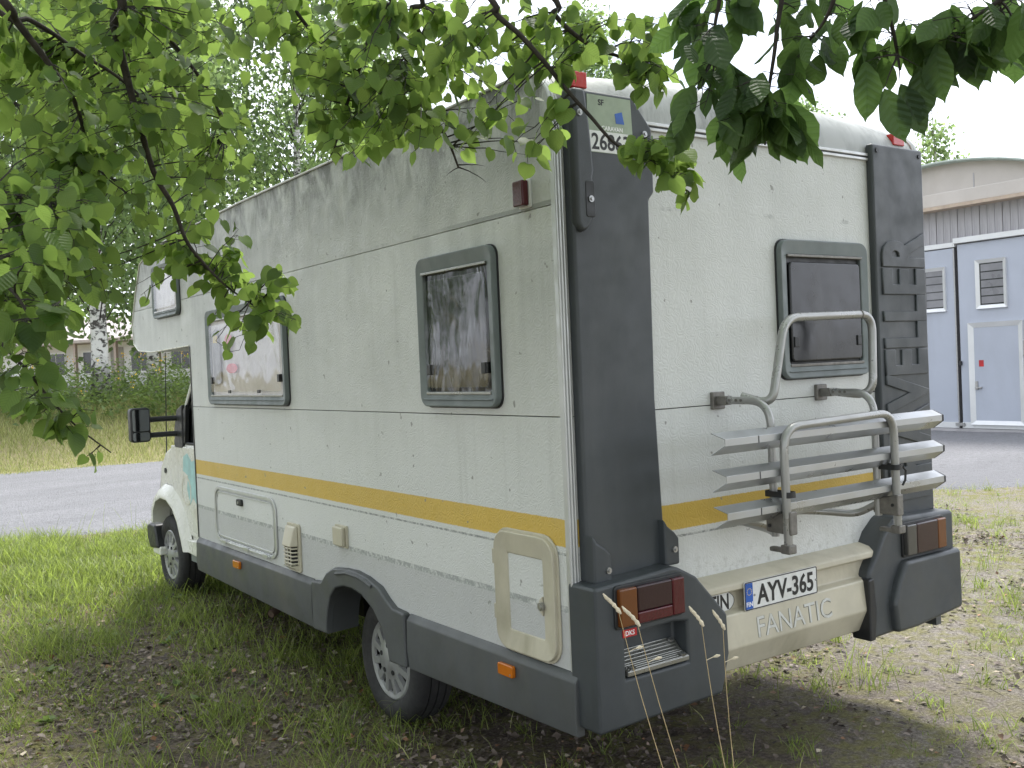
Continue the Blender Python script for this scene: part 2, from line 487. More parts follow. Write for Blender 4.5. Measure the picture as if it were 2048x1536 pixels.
# ------------------------------------------------------------------ mesh helpers
class MB:
    def __init__(s):
        s.v, s.f, s.mi = [], [], []

    def add(s, vs, fs, mi=0):
        o = len(s.v)
        s.v += [tuple(v) for v in vs]
        s.f += [tuple(i + o for i in f) for f in fs]
        s.mi += [mi] * len(fs)
        return s

    def box(s, a, b, mi=0):
        x0, y0, z0 = a
        x1, y1, z1 = b
        return s.add([(x0, y0, z0), (x1, y0, z0), (x1, y1, z0), (x0, y1, z0), (x0, y0, z1), (x1, y0, z1), (x1, y1, z1), (x0, y1, z1)],
                     [(0, 3, 2, 1), (4, 5, 6, 7), (0, 1, 5, 4), (1, 2, 6, 5), (2, 3, 7, 6), (3, 0, 4, 7)], mi)

    def prism(s, poly, axis, d0, d1, mi=0):
        """extrude a 2D outline; axis x: outline is (y,z), axis y: (x,z), axis z: (x,y)"""
        n = len(poly)
        P = lambda q, d: (d, q[0], q[1]) if axis == 'x' else ((q[0], d, q[1]) if axis == 'y' else (q[0], q[1], d))
        vs = [P(q, d0) for q in poly] + [P(q, d1) for q in poly]
        fs = [tuple(range(n)), tuple(range(2 * n - 1, n - 1, -1))] + [(i, (i + 1) % n, n + (i + 1) % n, n + i) for i in range(n)]
        return s.add(vs, fs, mi)

    def ring(s, out, inn, axis, d0, d1, mi=0, d1i=None):
        """frame between two outlines with the same number of points; d1i: height of the inner lip"""
        n = len(out)
        d1i = d1 if d1i is None else d1i
        P = lambda q, d: (d, q[0], q[1]) if axis == 'x' else ((q[0], d, q[1]) if axis == 'y' else (q[0], q[1], d))
        vs = [P(q, d0) for q in out] + [P(q, d1) for q in out] + [P(q, d1i) for q in inn] + [P(q, d0) for q in inn]
        fs = []
        for i in range(n):
            j = (i + 1) % n
            for a in range(4):
                b = (a + 1) % 4
                fs.append((a * n + i, a * n + j, b * n + j, b * n + i))
        return s.add(vs, fs, mi)

    def tube(s, pts, r, n=10, mi=0, cap=True):
        pts = [Vector(p) for p in pts]
        rs = r if isinstance(r, (list, tuple)) else [r] * len(pts)
        t0 = (pts[1] - pts[0]).normalized()
        nrm = t0.orthogonal().normalized()
        vs, fs = [], []
        for i, p in enumerate(pts):
            t = (pts[min(i + 1, len(pts) - 1)] - pts[max(i - 1, 0)]).normalized()
            nrm = (nrm - t * nrm.dot(t))
            nrm = nrm.normalized() if nrm.length > 1e-6 else t.orthogonal().normalized()
            b = t.cross(nrm)
            for k in range(n):
                a = 2 * math.pi * k / n
                vs.append(p + (nrm * math.cos(a) + b * math.sin(a)) * rs[i])
        for i in range(len(pts) - 1):
            for k in range(n):
                fs.append((i * n + k, i * n + (k + 1) % n, (i + 1) * n + (k + 1) % n, (i + 1) * n + k))
        if cap:
            fs += [tuple(range(n - 1, -1, -1)), tuple(range((len(pts) - 1) * n, len(pts) * n))]
        return s.add(vs, fs, mi)

    def lathe_x(s, prof, cx, cy, cz, n=40, mi=0, sgn=1):
        """profile of (x offset, radius) spun about an axis along x"""
        vs, fs = [], []
        for (dx, r) in prof:
            for k in range(n):
                a = 2 * math.pi * k / n
                vs.append((cx + sgn * dx, cy + r * math.cos(a), cz + r * math.sin(a)))
        for i in range(len(prof) - 1):
            for k in range(n):
                fs.append((i * n + k, i * n + (k + 1) % n, (i + 1) * n + (k + 1) % n, (i + 1) * n + k))
        return s.add(vs, fs, mi)

    def mesh(s, name):
        me = bpy.data.meshes.new(name)
        me.from_pydata(s.v, [], s.f)
        bm = bmesh.new()
        bm.from_mesh(me)
        for f, mi in zip(bm.faces, s.mi):
            f.material_index = mi
        bmesh.ops.recalc_face_normals(bm, faces=bm.faces)
        bm.to_mesh(me)
        bm.free()
        return me


def link(name, data, parent=None, mats=None):
    o = bpy.data.objects.new(name, data)
    COL.objects.link(o)
    if mats:
        for m in mats:
            data.materials.append(M[m] if isinstance(m, str) else m)
    if parent is not None:
        o.parent = parent
    return o


def build(name, mb, mats, parent=None, bevel=0.0, seg=2, ang=35, smooth=True):
    me = mb.mesh(name) if isinstance(mb, MB) else mb
    if isinstance(mats, str):
        mats = [mats]
    if smooth:
        me.shade_smooth()
        me.set_sharp_from_angle(angle=rad(ang))
    o = link(name, me, parent, mats)
    if bevel:
        b = o.modifiers.new('bevel', 'BEVEL')
        b.width = bevel
        b.segments = seg
        b.limit_method = 'ANGLE'
        b.angle_limit = rad(30)
        b.harden_normals = True
    return o


def empty(name, loc=(0, 0, 0)):
    o = bpy.data.objects.new(name, None)
    o.empty_display_size = 0.2
    o.location = loc
    COL.objects.link(o)
    return o


def tag(o, label, cat, group=None, kind=None):
    o['label'] = label
    o['category'] = cat
    if group:
        o['group'] = group
    if kind:
        o['kind'] = kind
    return o


def rrect(a0, b0, a1, b1, r, n=5):
    pts = []
    for cx, cy, s in ((a1 - r, b1 - r, 0), (a0 + r, b1 - r, 90), (a0 + r, b0 + r, 180), (a1 - r, b0 + r, 270)):
        for i in range(n + 1):
            a = rad(s + 90 * i / n)
            pts.append((cx + r * math.cos(a), cy + r * math.sin(a)))
    return pts


def fillet(pts, r, n=6):
    pts = [Vector(p) for p in pts]
    out = [pts[0]]
    for a, b, c in zip(pts, pts[1:], pts[2:]):
        u, v = (a - b), (c - b)
        d = min(r, u.length * 0.48, v.length * 0.48)
        p0, p1 = b + u.normalized() * d, b + v.normalized() * d
        for i in range(n + 1):
            t = i / n
            out.append(p0 * (1 - t) ** 2 + b * 2 * t * (1 - t) + p1 * t * t)
    out.append(pts[-1])
    return out


def text_mesh(s, size, extrude=0.0, offset=0.0, bevel=0.0, xs=1.0, res=3):
    cu = bpy.data.curves.new('lettering', 'FONT')
    cu.body = s
    cu.size = size
    cu.extrude = extrude
    cu.offset = offset
    cu.bevel_depth = bevel
    cu.resolution_u = res
    cu.align_x = 'CENTER'
    cu.align_y = 'CENTER'
    t = bpy.data.objects.new('lettering', cu)
    COL.objects.link(t)
    dg = bpy.context.evaluated_depsgraph_get()
    dg.update()
    me = bpy.data.meshes.new_from_object(t.evaluated_get(dg))
    bpy.data.objects.remove(t)
    bpy.data.curves.remove(cu)
    # centre and stretch
    co = np.empty(len(me.vertices) * 3)
    me.vertices.foreach_get('co', co)
    co = co.reshape(-1, 3)
    c = (co.min(0) + co.max(0)) / 2
    co[:, :2] -= c[:2]
    co[:, 0] *= xs
    me.vertices.foreach_set('co', co.ravel())
    me.materials.clear()
    return me


def on_rear(me, x, y, z, rot=0.0):
    """text mesh (XY plane) -> upright on the rear wall facing -y"""
    me.transform(Matrix.Translation((x, y, z)) @ Matrix.Rotation(rad(90), 4, 'X') @ Matrix.Rotation(rot, 4, 'Z'))
    return me


def cut(me, cutters):
    """boolean-subtract cutter meshes from a mesh"""
    o = link('tmp_body', me)
    tmp = []
    for c in cutters:
        co = link('tmp_cut', c)
        md = o.modifiers.new('b', 'BOOLEAN')
        md.object = co
        md.solver = 'EXACT'
        tmp.append(co)
    dg = bpy.context.evaluated_depsgraph_get()
    dg.update()
    res = bpy.data.meshes.new_from_object(o.evaluated_get(dg))
    for t in tmp + [o]:
        bpy.data.objects.remove(t)
    return res


# ------------------------------------------------------------------ ground
def sstep(a, b, v):
    t = np.clip((v - a) / (b - a), 0, 1)
    return t * t * (3 - 2 * t)


def gh(x, y):
    x, y = np.asarray(x, float), np.asarray(y, float)
    g = -0.045 + 0.045 * sstep(2.0, 6.0, y)
    g = g + 1.18 * sstep(19.5, 29, y) * (1 - sstep(11, 17, x - (y - 20) * 0.5))
    g = g + 0.012 * np.sin(2.1 * x + 1.3 * y) * np.sin(1.7 * y - 0.6 * x)
    return g


def axis_coords(c, n, near, far):
    t = np.linspace(-1, 1, n)
    k = math.asinh(far / near)
    return c + near * np.sinh(k * t)


gx = axis_coords(0.5, 260, 2.0, 260)
gy = axis_coords(2.0, 260, 2.0, 260)
GX, GY = np.meshgrid(gx, gy)
GZ = gh(GX, GY)
nearw = np.exp(-((GX - 0) ** 2 + (GY - 3) ** 2) / 160)
GZ = GZ + nearw * 0.014 * (np.array([mnoise.noise((a * 3.1, b * 3.1, 0)) for a, b in zip(GX.ravel(), GY.ravel())]).reshape(GX.shape))
nx_, ny_ = len(gx), len(gy)
idx = np.arange(nx_ * ny_).reshape(ny_, nx_)
quads = np.stack([idx[:-1, :-1], idx[:-1, 1:], idx[1:, 1:], idx[1:, :-1]], -1).reshape(-1, 4)


def np_mesh(name, verts, faces, tint=None, smooth=False):
    me = bpy.data.meshes.new(name)
    verts = np.asarray(verts, np.float32)
    faces = np.asarray(faces, np.int32)
    nf, k = faces.shape
    me.vertices.add(len(verts))
    me.vertices.foreach_set('co', verts.ravel())
    me.loops.add(nf * k)
    me.loops.foreach_set('vertex_index', faces.ravel())
    me.polygons.add(nf)
    me.polygons.foreach_set('loop_start', np.arange(nf, dtype=np.int32) * k)
    me.update(calc_edges=True)
    if tint is not None:
        a = me.attributes.new('tint', 'FLOAT', 'POINT')
        a.data.foreach_set('value', np.asarray(tint, np.float32))
    if smooth:
        me.shade_smooth()
    return me


ground = link('ground', np_mesh('ground', np.stack([GX.ravel(), GY.ravel(), GZ.ravel()], -1), quads, smooth=True), None, ['ground'])
ground['kind'] = 'structure'

# gravel road and yard: one sheet a little above the ground
n_u, n_w = 150, 60
uu = np.linspace(-40, 45, n_u)
edge_near = 9.55 - 0.60 * uu + 0.22 * np.sin(uu * 1.7) + 0.12 * np.sin(uu * 5.1 + 1)
edge_far = 19.3 + 0.02 * uu + 0.25 * np.sin(uu * 0.9) + 0.1 * np.sin(uu * 3.7)
edge_far = np.maximum(edge_far, edge_near + 5)
ww = np.linspace(0, 1, n_w)
RX = np.repeat(uu[None, :], n_w, 0)
RY = edge_near[None, :] * (1 - ww[:, None]) + edge_far[None, :] * ww[:, None]
RZ = gh(RX, RY) + 0.018
RZ[0] -= 0.06
RZ[-1] -= 0.06
idx = np.arange(n_u * n_w).reshape(n_w, n_u)
rq = np.stack([idx[:-1, :-1], idx[:-1, 1:], idx[1:, 1:], idx[1:, :-1]], -1).reshape(-1, 4)
road = link('gravel_road', np_mesh('gravel_road', np.stack([RX.ravel(), RY.ravel(), RZ.ravel()], -1), rq, smooth=True), None, ['gravel'])
road['kind'] = 'structure'

# ------------------------------------------------------------------ motorhome
W, LB = 2.25, 4.25
mh = empty('motorhome', (0, 0, 0))
tag(mh, 'weathered white alcove motorhome with yellow stripe and grey corner mouldings under the tree', 'motorhome')
ARC = [(0.18 - 0.18 * math.cos(rad(a)), 2.645 + 0.18 * math.sin(rad(a))) for a in range(0, 91, 15)]
SIDE = [(0.0, 0.625)] + ARC + [(3.15, 2.82), (4.5, 2.795), (5.15, 2.755), (5.42, 2.69), (5.58, 2.48), (5.73, 2.22), (5.70, 2.06), (5.56, 2.0), (5.2, 1.978), (4.26, 1.99), (LB, 0.625), (2.06, 0.625), (2.06, 0.70), (1.45, 0.70), (1.45, 0.625)]


def clip(poly, lo, hi):
    def half(pl, keep, cutv):
        out = []
        for a, b in zip(pl, pl[1:] + pl[:1]):
            ka, kb = keep(a[1]), keep(b[1])
            if ka:
                out.append(a)
            if ka != kb:
                t = (cutv - a[1]) / (b[1] - a[1])
                out.append((a[0] + t * (b[0] - a[0]), cutv))
        return out
    return half(half(poly, lambda z: z >= lo, lo), lambda z: z <= hi, hi)


# core body behind the skins
core = [(y + (0.014 if y < 1 else -0.014), z if z < 2.6 else z - 0.02) for y, z in SIDE]
core[0] = (0.014, 0.70)
core = core[:-4]
core[-1] = (LB - 0.014, 0.70)
build('body', MB().prism(core, 'x', 0.014, W - 0.003), 'underbody', mh, smooth=False)
for lo, hi in ((0.625, 1.5555), (1.5585, 2.3245), (2.3265, 2.9)):
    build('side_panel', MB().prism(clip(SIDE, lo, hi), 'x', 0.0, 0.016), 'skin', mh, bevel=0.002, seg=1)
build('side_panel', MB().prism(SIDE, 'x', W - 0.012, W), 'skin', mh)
for lo, hi in ((0.86, 1.5555), (1.5585, 2.648)):
    build('rear_panel', MB().box((0.02, 0.0, lo), (W - 0.02, 0.016, hi)), 'skin', mh, bevel=0.002, seg=1)
build('front_panel', MB().box((0.03, LB - 0.012, 0.66), (W - 0.03, LB, 1.98)), 'skin', mh)

# roof skin: rear curve, crowned top, alcove nose
prof = ARC + [(1.2, 2.825), (2.4, 2.825), (3.15, 2.82), (4.5, 2.795), (5.15, 2.755), (5.42, 2.69), (5.58, 2.48), (5.73, 2.22), (5.70, 2.06), (5.56, 2.0), (5.2, 1.978), (4.26, 1.985)]
mb = MB()
nxs = 17
vs_, fs_ = [], []
for j, (y, z) in enumerate(prof):
    for i in range(nxs):
        x = 0.008 + (W - 0.016) * i / (nxs - 1)
        t = (x - W / 2) / (W / 2)
        cr = 0.055 * (1 - abs(t) ** 2.5) * max(0, min(1, (z - 2.645) / 0.18)) if y < 5.3 else 0.03 * (1 - t * t)
        vs_.append((x, y - (0.02 * (1 - t * t) if y > 5.5 and z > 2.1 else 0) * -1, z + (cr if y < 5.3 and z > 2.6 else 0)))
for j in range(len(prof) - 1):
    for i in range(nxs - 1):
        fs_.append((j * nxs + i, j * nxs + i + 1, (j + 1) * nxs + i + 1, (j + 1) * nxs + i))
roof = build('roof', mb.add(vs_, fs_), 'roof', mh, ang=60)

# aluminium corner trims: three ridges that run up the corner, over the shoulder and along the roof
for side_x, sg in ((0.0, 1), (W, -1)):
    mb = MB()
    for off, r in ((-0.006, 0.006), (0.007, 0.0075), (0.021, 0.006)):
        path = [(side_x + sg * off, -0.003, 0.63 + 0.3 * i) for i in range(7)] + [(side_x + sg * off, y - 0.003 * math.cos(rad(a)), z + 0.003) for (y, z), a in zip(ARC, range(0, 91, 15))]
        mb.tube(path, r, 8)
        mb.tube([(side_x + sg * off, 0.17, 2.828), (side_x + sg * off, 3.15, 2.823), (side_x + sg * off, 4.5, 2.798), (side_x + sg * off, 5.15, 2.758)], r, 6)
    mb.box((min(side_x - sg * 0.004, side_x + sg * 0.03), -0.002, 0.63), (max(side_x - sg * 0.004, side_x + sg * 0.03), 0.028, 2.63))
    build('corner_trim', mb, 'aluminium', mh)
    mb = MB()
    mb.tube([(side_x - sg * 0.003, y, z) for y, z in SIDE[10:18]], 0.0055, 6)
    build('alcove_trim', mb, 'cab_paint', mh)
build('rear_trim', MB().box((0.03, -0.012, 2.648), (W - 0.03, 0.01, 2.662)).box((0.03, -0.012, 2.628), (W - 0.03, 0.01, 2.641)), 'aluminium', mh, bevel=0.003)
build('rear_trim_seal', MB().box((0.03, -0.005, 2.640), (W - 0.03, 0.011, 2.649)), 'dark_plastic', mh)
build('front_edge_seal', MB().box((-0.004, LB - 0.006, 0.63), (0.02, LB + 0.012, 1.985)), 'dark_plastic', mh)


# ---- windows
def crumple(axis, a0, b0, a1, b1, d, amp, seed, na=26, nb=34):
    vs, fs = [], []
    for j in range(nb + 1):
        for i in range(na + 1):
            a = a0 + (a1 - a0) * i / na
            b = b0 + (b1 - b0) * j / nb
            h = abs(mnoise.noise((a * 7 + seed, b * 4.5, seed))) + 0.5 * abs(mnoise.noise((a * 16 + seed, b * 11, seed + 3)))
            dd = d - amp * h
            vs.append((dd, a, b) if axis == 'x' else (a, dd, b))
    for j in range(nb):
        for i in range(na):
            q = j * (na + 1) + i
            fs.append((q, q + 1, q + na + 2, q + na + 1))
    return MB().add(vs, fs)


def window(axis, a0, b0, a1, b1, inner_mat, seed, fw=0.045, top=0.065, bot=0.06, hands=True, r=0.05):
    w = empty('window')
    w.parent = mh
    out, inn = rrect(a0, b0, a1, b1, r), rrect(a0 + fw, b0 + bot, a1 - fw, b1 - top, 0.02)
    build('frame', MB().ring(out, inn, axis, -0.001, -0.034, d1i=-0.024), 'frame_plastic', w, bevel=0.006)
    gasket = rrect(a0 - 0.005, b0 - 0.006, a1 + 0.005, b1 + 0.004, r)
    build('gasket', MB().prism(gasket, axis, 0.002, -0.006), 'dark_plastic', w)
    ia0, ib0, ia1, ib1 = a0 + fw, b0 + bot, a1 - fw, b1 - top
    if inner_mat == 'tint':
        build('blind', MB().prism(rrect(ia0, ib0, ia1, ib1, 0.015), axis, -0.006, -0.009), 'dark_plastic', w)
        build('pane', MB().prism(rrect(ia0 + 0.012, ib0 + 0.012, ia1 - 0.012, ib1 - 0.03, 0.02), axis, -0.012, -0.03), 'tint', w, bevel=0.008, seg=3)
    else:
        build('blind', crumple(axis, ia0 - 0.01, ib0 - 0.01, ia1 + 0.01, ib1 + 0.01, -0.0075, 0.006 if inner_mat == 'film' else 0.004, seed), inner_mat, w)
        build('pane', MB().prism(rrect(ia0 + 0.012, ib0 + 0.02, ia1 - 0.012, ib1 - 0.035, 0.02), axis, -0.026, -0.031), 'acrylic', w, bevel=0.002, seg=2)
    P = (lambda a, d, b: (d, a, b)) if axis == 'x' else (lambda a, d, b: (a, d, b))

    def bar(name, aa, ba, ab, bb, d0, d1, mat):
        p, q = P(aa, d0, ba), P(ab, d1, bb)
        build(name, MB().box(tuple(min(i, j) for i, j in zip(p, q)), tuple(max(i, j) for i, j in zip(p, q))), mat, w, bevel=0.003)
    bar('hinge_rail', ia0 - 0.004, ib1 - 0.010, ia1 + 0.004, ib1 + 0.002, -0.008, -0.034, 'bracket_metal' if inner_mat == 'tint' else 'step_metal')
    bar('sill_rail', ia0, ib0 - 0.010, ia1, ib0 + 0.003, -0.008, -0.030, 'bracket_metal' if inner_mat == 'tint' else 'step_metal')
    bar('sill_ridge', a0 + 0.03, b0 + 0.028, a1 - 0.03, b0 + 0.034, -0.03, -0.037, 'frame_plastic')
    if hands:
        for a in (ia0 + 0.022, ia1 - 0.022 - 0.03):
            bar('latch', a, ib0 + 0.075, a + 0.03, ib0 + 0.12, -0.014, -0.036, 'dark_plastic')
    return w


window('x', 0.388, 1.59, 0.976, 2.23, 'film', 3.1)
wf = window('x', 2.49, 1.58, 3.81, 2.2, 'foil', 8.2, fw=0.05)
window('x', 4.41, 2.225, 5.02, 2.62, 'foil', 12.7, fw=0.035, top=0.04, bot=0.05, hands=False)
window('y', 1.17, 1.642, 1.772, 2.24, 'tint', 5.5)
# things propped behind the pane of the long window
mb = MB()
mb.prism([(3.40 + 0.075 * math.cos(a) , 1.98 + 0.05 * math.sin(a)) for a in np.linspace(0, 6.1, 14)], 'x', -0.0195, -0.0225)
mb.prism([(3.38, 1.93), (3.45, 1.94), (3.46, 1.87), (3.36, 1.88)], 'x', -0.0195, -0.0225)
mb.prism([(3.36 + 0.10 * math.cos(a), 1.81 + 0.032 * math.sin(a)) for a in np.linspace(0, 6.1, 12)], 'x', -0.0195, -0.0225)
build('pink_toy', mb, 'pink_fabric', wf)
mb = MB()
mb.prism([(3.57, 1.72), (3.70, 1.70), (3.72, 2.05), (3.62, 2.08), (3.56, 1.95)], 'x', -0.0195, -0.0215)
build('curtain_print', mb, 'grey_toy', wf)
build('curtain_badge', MB().prism([(3.60, 2.03), (3.68, 2.03), (3.69, 1.985), (3.61, 1.98)], 'x', -0.0225, -0.0240), 'toy_yellow', wf)
for ya in (2.86, 3.36):
    build('latch', MB().box((-0.038, ya, 1.652), (-0.0315, ya + 0.045, 1.672)), 'dark_plastic', wf, bevel=0.002)


# ---- grey side skirts
def skirt(y0, y1, b0=0.39, b1=0.39):
    sec = [(-0.004, 0.632), (-0.026, 0.604), (-0.031, 0.47), (-0.022, None), (0.012, None), (0.012, 0.632)]
    vs = []
    for y, b in ((y0, b0), (y1, b1)):
        vs += [(x, y, (b if z is None else z)) for x, z in sec]
    n = len(sec)
    fs = [tuple(range(n)), tuple(range(2 * n - 1, n - 1, -1))] + [(i, (i + 1) % n, n + (i + 1) % n, n + i) for i in range(n)]
    return MB().add(vs, fs)


build('side_skirt', skirt(-0.022, 1.212, 0.405, 0.378), 'skirt_plastic', mh, bevel=0.006)
build('side_skirt', skirt(2.268, 4.242, 0.365, 0.40), 'skirt_plastic', mh, bevel=0.006)
inner = [(1.385, 0.375), (1.40, 0.43), (1.455, 0.525), (1.54, 0.60), (1.65, 0.648), (1.75, 0.662), (1.85, 0.66), (1.95, 0.635), (2.015, 0.58), (2.055, 0.50), (2.075, 0.43), (2.08, 0.37)]
outer = [(2.255, 0.365), (2.255, 0.63), (2.13, 0.64), (2.06, 0.70), (1.97, 0.738), (1.84, 0.752), (1.72, 0.757), (1.60, 0.745), (1.47, 0.715), (1.40, 0.67), (1.335, 0.638), (1.224, 0.632), (1.224, 0.378)]
build('wheel_arch', MB().prism(inner + outer, 'x', 0.012, -0.034), 'skirt_plastic', mh, bevel=0.012, seg=3)
lip = [(1.93, 0.715), (1.80, 0.737), (1.66, 0.735), (1.53, 0.71)]
build('arch_lip', MB().tube([(-0.034, y, z) for y, z in lip], 0.010, 8), 'skirt_plastic', mh)
# deep inner flange of the arch
mb = MB()
vs_, fs_ = [], []
for y, z in inner:
    vs_ += [(-0.030, y, z), (0.16, y + 0.01, z + 0.005), (0.16, y + (0.03 if y > 1.7 else -0.03), z + 0.02), (-0.02, y + (0.03 if y > 1.7 else -0.03), z + 0.02)]
for i in range(len(inner) - 1):
    for a in range(3):
        fs_.append((4 * i + a, 4 * i + a + 1, 4 * i + a + 5, 4 * i + a + 4))
build('arch_flange', mb.add(vs_, fs_), 'skirt_plastic', mh, ang=60)
build('arch_liner', MB().box((0.10, 1.2, 0.685), (2.1, 2.3, 0.698)).box((0.5, 1.2, 0.32), (1.75, 2.3, 0.66)), 'underbody', mh, smooth=False)
build('chassis', MB().box((0.35, 0.1, 0.54), (1.9, 1.2, 0.68)).box((0.3, 2.3, 0.36), (1.95, 5.0, 0.68)).box((0.55, 0.3, 0.36), (1.7, 1.2, 0.54)).box((0.6, 2.4, 0.24), (1.65, 4.4, 0.36)), 'underbody', mh, smooth=False)  # lower boxes for tank and silencer, added to block light under the floor
build('side_skirt', MB().box((W - 0.012, -0.02, 0.39), (W + 0.03, 1.25, 0.63)).box((W - 0.012, 2.2, 0.39), (W + 0.03, 4.24, 0.63)), 'skirt_plastic', mh)
build('exhaust_pipe', MB().tube([(0.30, 3.10, 0.36), (0.10, 3.03, 0.33), (0.01, 2.98, 0.305)], 0.026, 14, cap=False).tube([(0.30, 3.10, 0.36), (0.10, 3.03, 0.33), (0.012, 2.981, 0.3055)], 0.021, 14), 'rust', mh)
for y0, y1, z0, z1 in ((3.34, 3.455, 0.535, 0.582), (0.345, 0.447, 0.538, 0.585)):
    ml = empty('marker_light')
    ml.parent = mh
    build('lens', MB().prism(rrect(y0, z0, y1, z1, 0.008), 'x', -0.028, -0.046), 'lens_amber', ml, bevel=0.004)
    build('screw', MB().tube([(-0.044, y0 + 0.015, z0 + 0.012), (-0.0475, y0 + 0.015, z0 + 0.012)], 0.004, 8), 'steel', ml)
ml = empty('marker_light')
ml.parent = mh
build('lens', MB().prism(rrect(0.150, 2.34, 0.214, 2.435, 0.008), 'x', -0.012, -0.042), 'lens_red', ml, bevel=0.005)
build('base', MB().prism(rrect(0.145, 2.334, 0.219, 2.441, 0.01), 'x', 0.0, -0.012), 'letter_white', ml, bevel=0.003)

# ---- locker, service door, vent cowl, socket
h = empty('locker_door')
h.parent = mh
h['label'] = 'wide locker door with aluminium rim and black lock'
build('rim', MB().ring(rrect(2.775, 0.662, 3.855, 1.03, 0.085), rrect(2.800, 0.684, 3.83, 1.008, 0.068), 'x', -0.001, -0.012), 'aluminium', h, bevel=0.003)
build('rim', MB().ring(rrect(2.812, 0.694, 3.818, 0.998, 0.06), rrect(2.822, 0.704, 3.808, 0.988, 0.054), 'x', -0.001, -0.010), 'aluminium', h, bevel=0.002)
build('door_leaf', MB().prism(rrect(2.817, 0.70, 3.812, 0.992, 0.056), 'x', -0.001, -0.006), 'skin', h)
build('hinge', MB().box((-0.022, 2.88, 0.664), (-0.010, 3.76, 0.676)), 'aluminium', h, bevel=0.003)
for ya in (2.90, 3.22, 3.62):
    build('hinge_clip', MB().box((-0.026, ya, 0.660), (-0.021, ya + 0.08, 0.682)), 'aluminium', h, bevel=0.002)
build('lock', MB().prism(rrect(3.315, 0.935, 3.40, 0.977, 0.012), 'x', -0.006, -0.024), 'dark_plastic', h, bevel=0.004)
build('lock_barrel', MB().tube([(-0.023, 3.358, 0.956), (-0.028, 3.358, 0.956)], 0.010, 10), 'steel', h)

s = empty('service_door')
s.parent = mh
s['label'] = 'narrow service door with wide cream plastic frame'
build('frame', MB().ring(rrect(0.085, 0.642, 0.472, 1.108, 0.075), rrect(0.165, 0.722, 0.388, 1.02, 0.008), 'x', -0.001, -0.026, d1i=-0.014), 'cream_plastic', s, bevel=0.006, seg=3)
build('base_frame', MB().ring(rrect(0.074, 0.632, 0.482, 1.118, 0.085), rrect(0.11, 0.67, 0.45, 1.08, 0.05), 'x', -0.001, -0.009), 'cream_plastic', s, bevel=0.003)
build('door_leaf', MB().prism(rrect(0.16, 0.715, 0.392, 1.025, 0.006), 'x', 0.0, -0.010), 'skin', s)
build('lock_boss', MB().prism([(0.166 + 0.0, 0.885), (0.182, 0.872), (0.19, 0.855), (0.19, 0.84), (0.182, 0.822), (0.166, 0.81)], 'x', -0.010, -0.02), 'cream_plastic', s, bevel=0.003)
build('lock', MB().tube([(-0.018, 0.166, 0.848), (-0.031, 0.166, 0.848)], 0.016, 14).tube([(-0.03, 0.166, 0.848), (-0.0335, 0.166, 0.848)], 0.010, 12), 'steel', s)
for zb in (0.745, 0.965):
    build('hinge', MB().box((-0.016, 0.468, zb), (-0.004, 0.496, zb + 0.06)), 'cream_plastic', s, bevel=0.003)

c = empty('vent_cowl')
c.parent = mh
c['label'] = 'cream plastic heater flue cowl with grille'
build('backplate', MB().prism(rrect(2.435, 0.638, 2.612, 0.912, 0.02), 'x', 0.0, -0.012), 'cream_plastic', c, bevel=0.003)
mb = MB()
mb.add([(-0.012, 2.45, 0.785), (-0.012, 2.605, 0.785), (-0.060, 2.47, 0.785), (-0.060, 2.585, 0.785), (-0.012, 2.45, 0.90), (-0.012, 2.605, 0.90), (-0.030, 2.465, 0.895), (-0.030, 2.59, 0.895)],
       [(0, 1, 3, 2), (4, 6, 7, 5), (0, 2, 6, 4), (1, 5, 7, 3), (2, 3, 7, 6), (0, 4, 5, 1)])
build('hood', mb, 'cream_plastic', c, bevel=0.008)
build('duct', MB().box((-0.020, 2.47, 0.67), (-0.012, 2.585, 0.785)), 'underbody', c)
for i in range(5):
    zz = 0.69 + i * 0.021
    build('grille_rib', MB().tube([(-0.012, 2.455, zz), (-0.045, 2.47, zz), (-0.045, 2.585, zz), (-0.012, 2.60, zz)], 0.0045, 6), 'cream_plastic', c)
for yy in (2.49, 2.527, 2.565):
    build('grille_bar', MB().tube([(-0.046, yy, 0.675), (-0.046, yy, 0.79)], 0.0035, 6), 'cream_plastic', c)
build('tray', MB().add([(-0.012, 2.455, 0.645), (-0.012, 2.60, 0.645), (-0.05, 2.465, 0.672), (-0.05, 2.59, 0.672), (-0.012, 2.455, 0.68), (-0.012, 2.60, 0.68)],
                       [(0, 1, 3, 2), (2, 3, 5, 4), (0, 2, 4), (1, 5, 3), (0, 4, 5, 1)]), 'cream_plastic', c)
k_ = empty('socket_cover')
k_.parent = mh
build('plate', MB().prism(rrect(1.83, 0.853, 1.963, 0.968, 0.008), 'x', 0.0, -0.012), 'cream_plastic', k_, bevel=0.002)
build('flap', MB().prism(rrect(1.842, 0.862, 1.955, 0.96, 0.008), 'x', -0.012, -0.034), 'cream_plastic', k_, bevel=0.007)


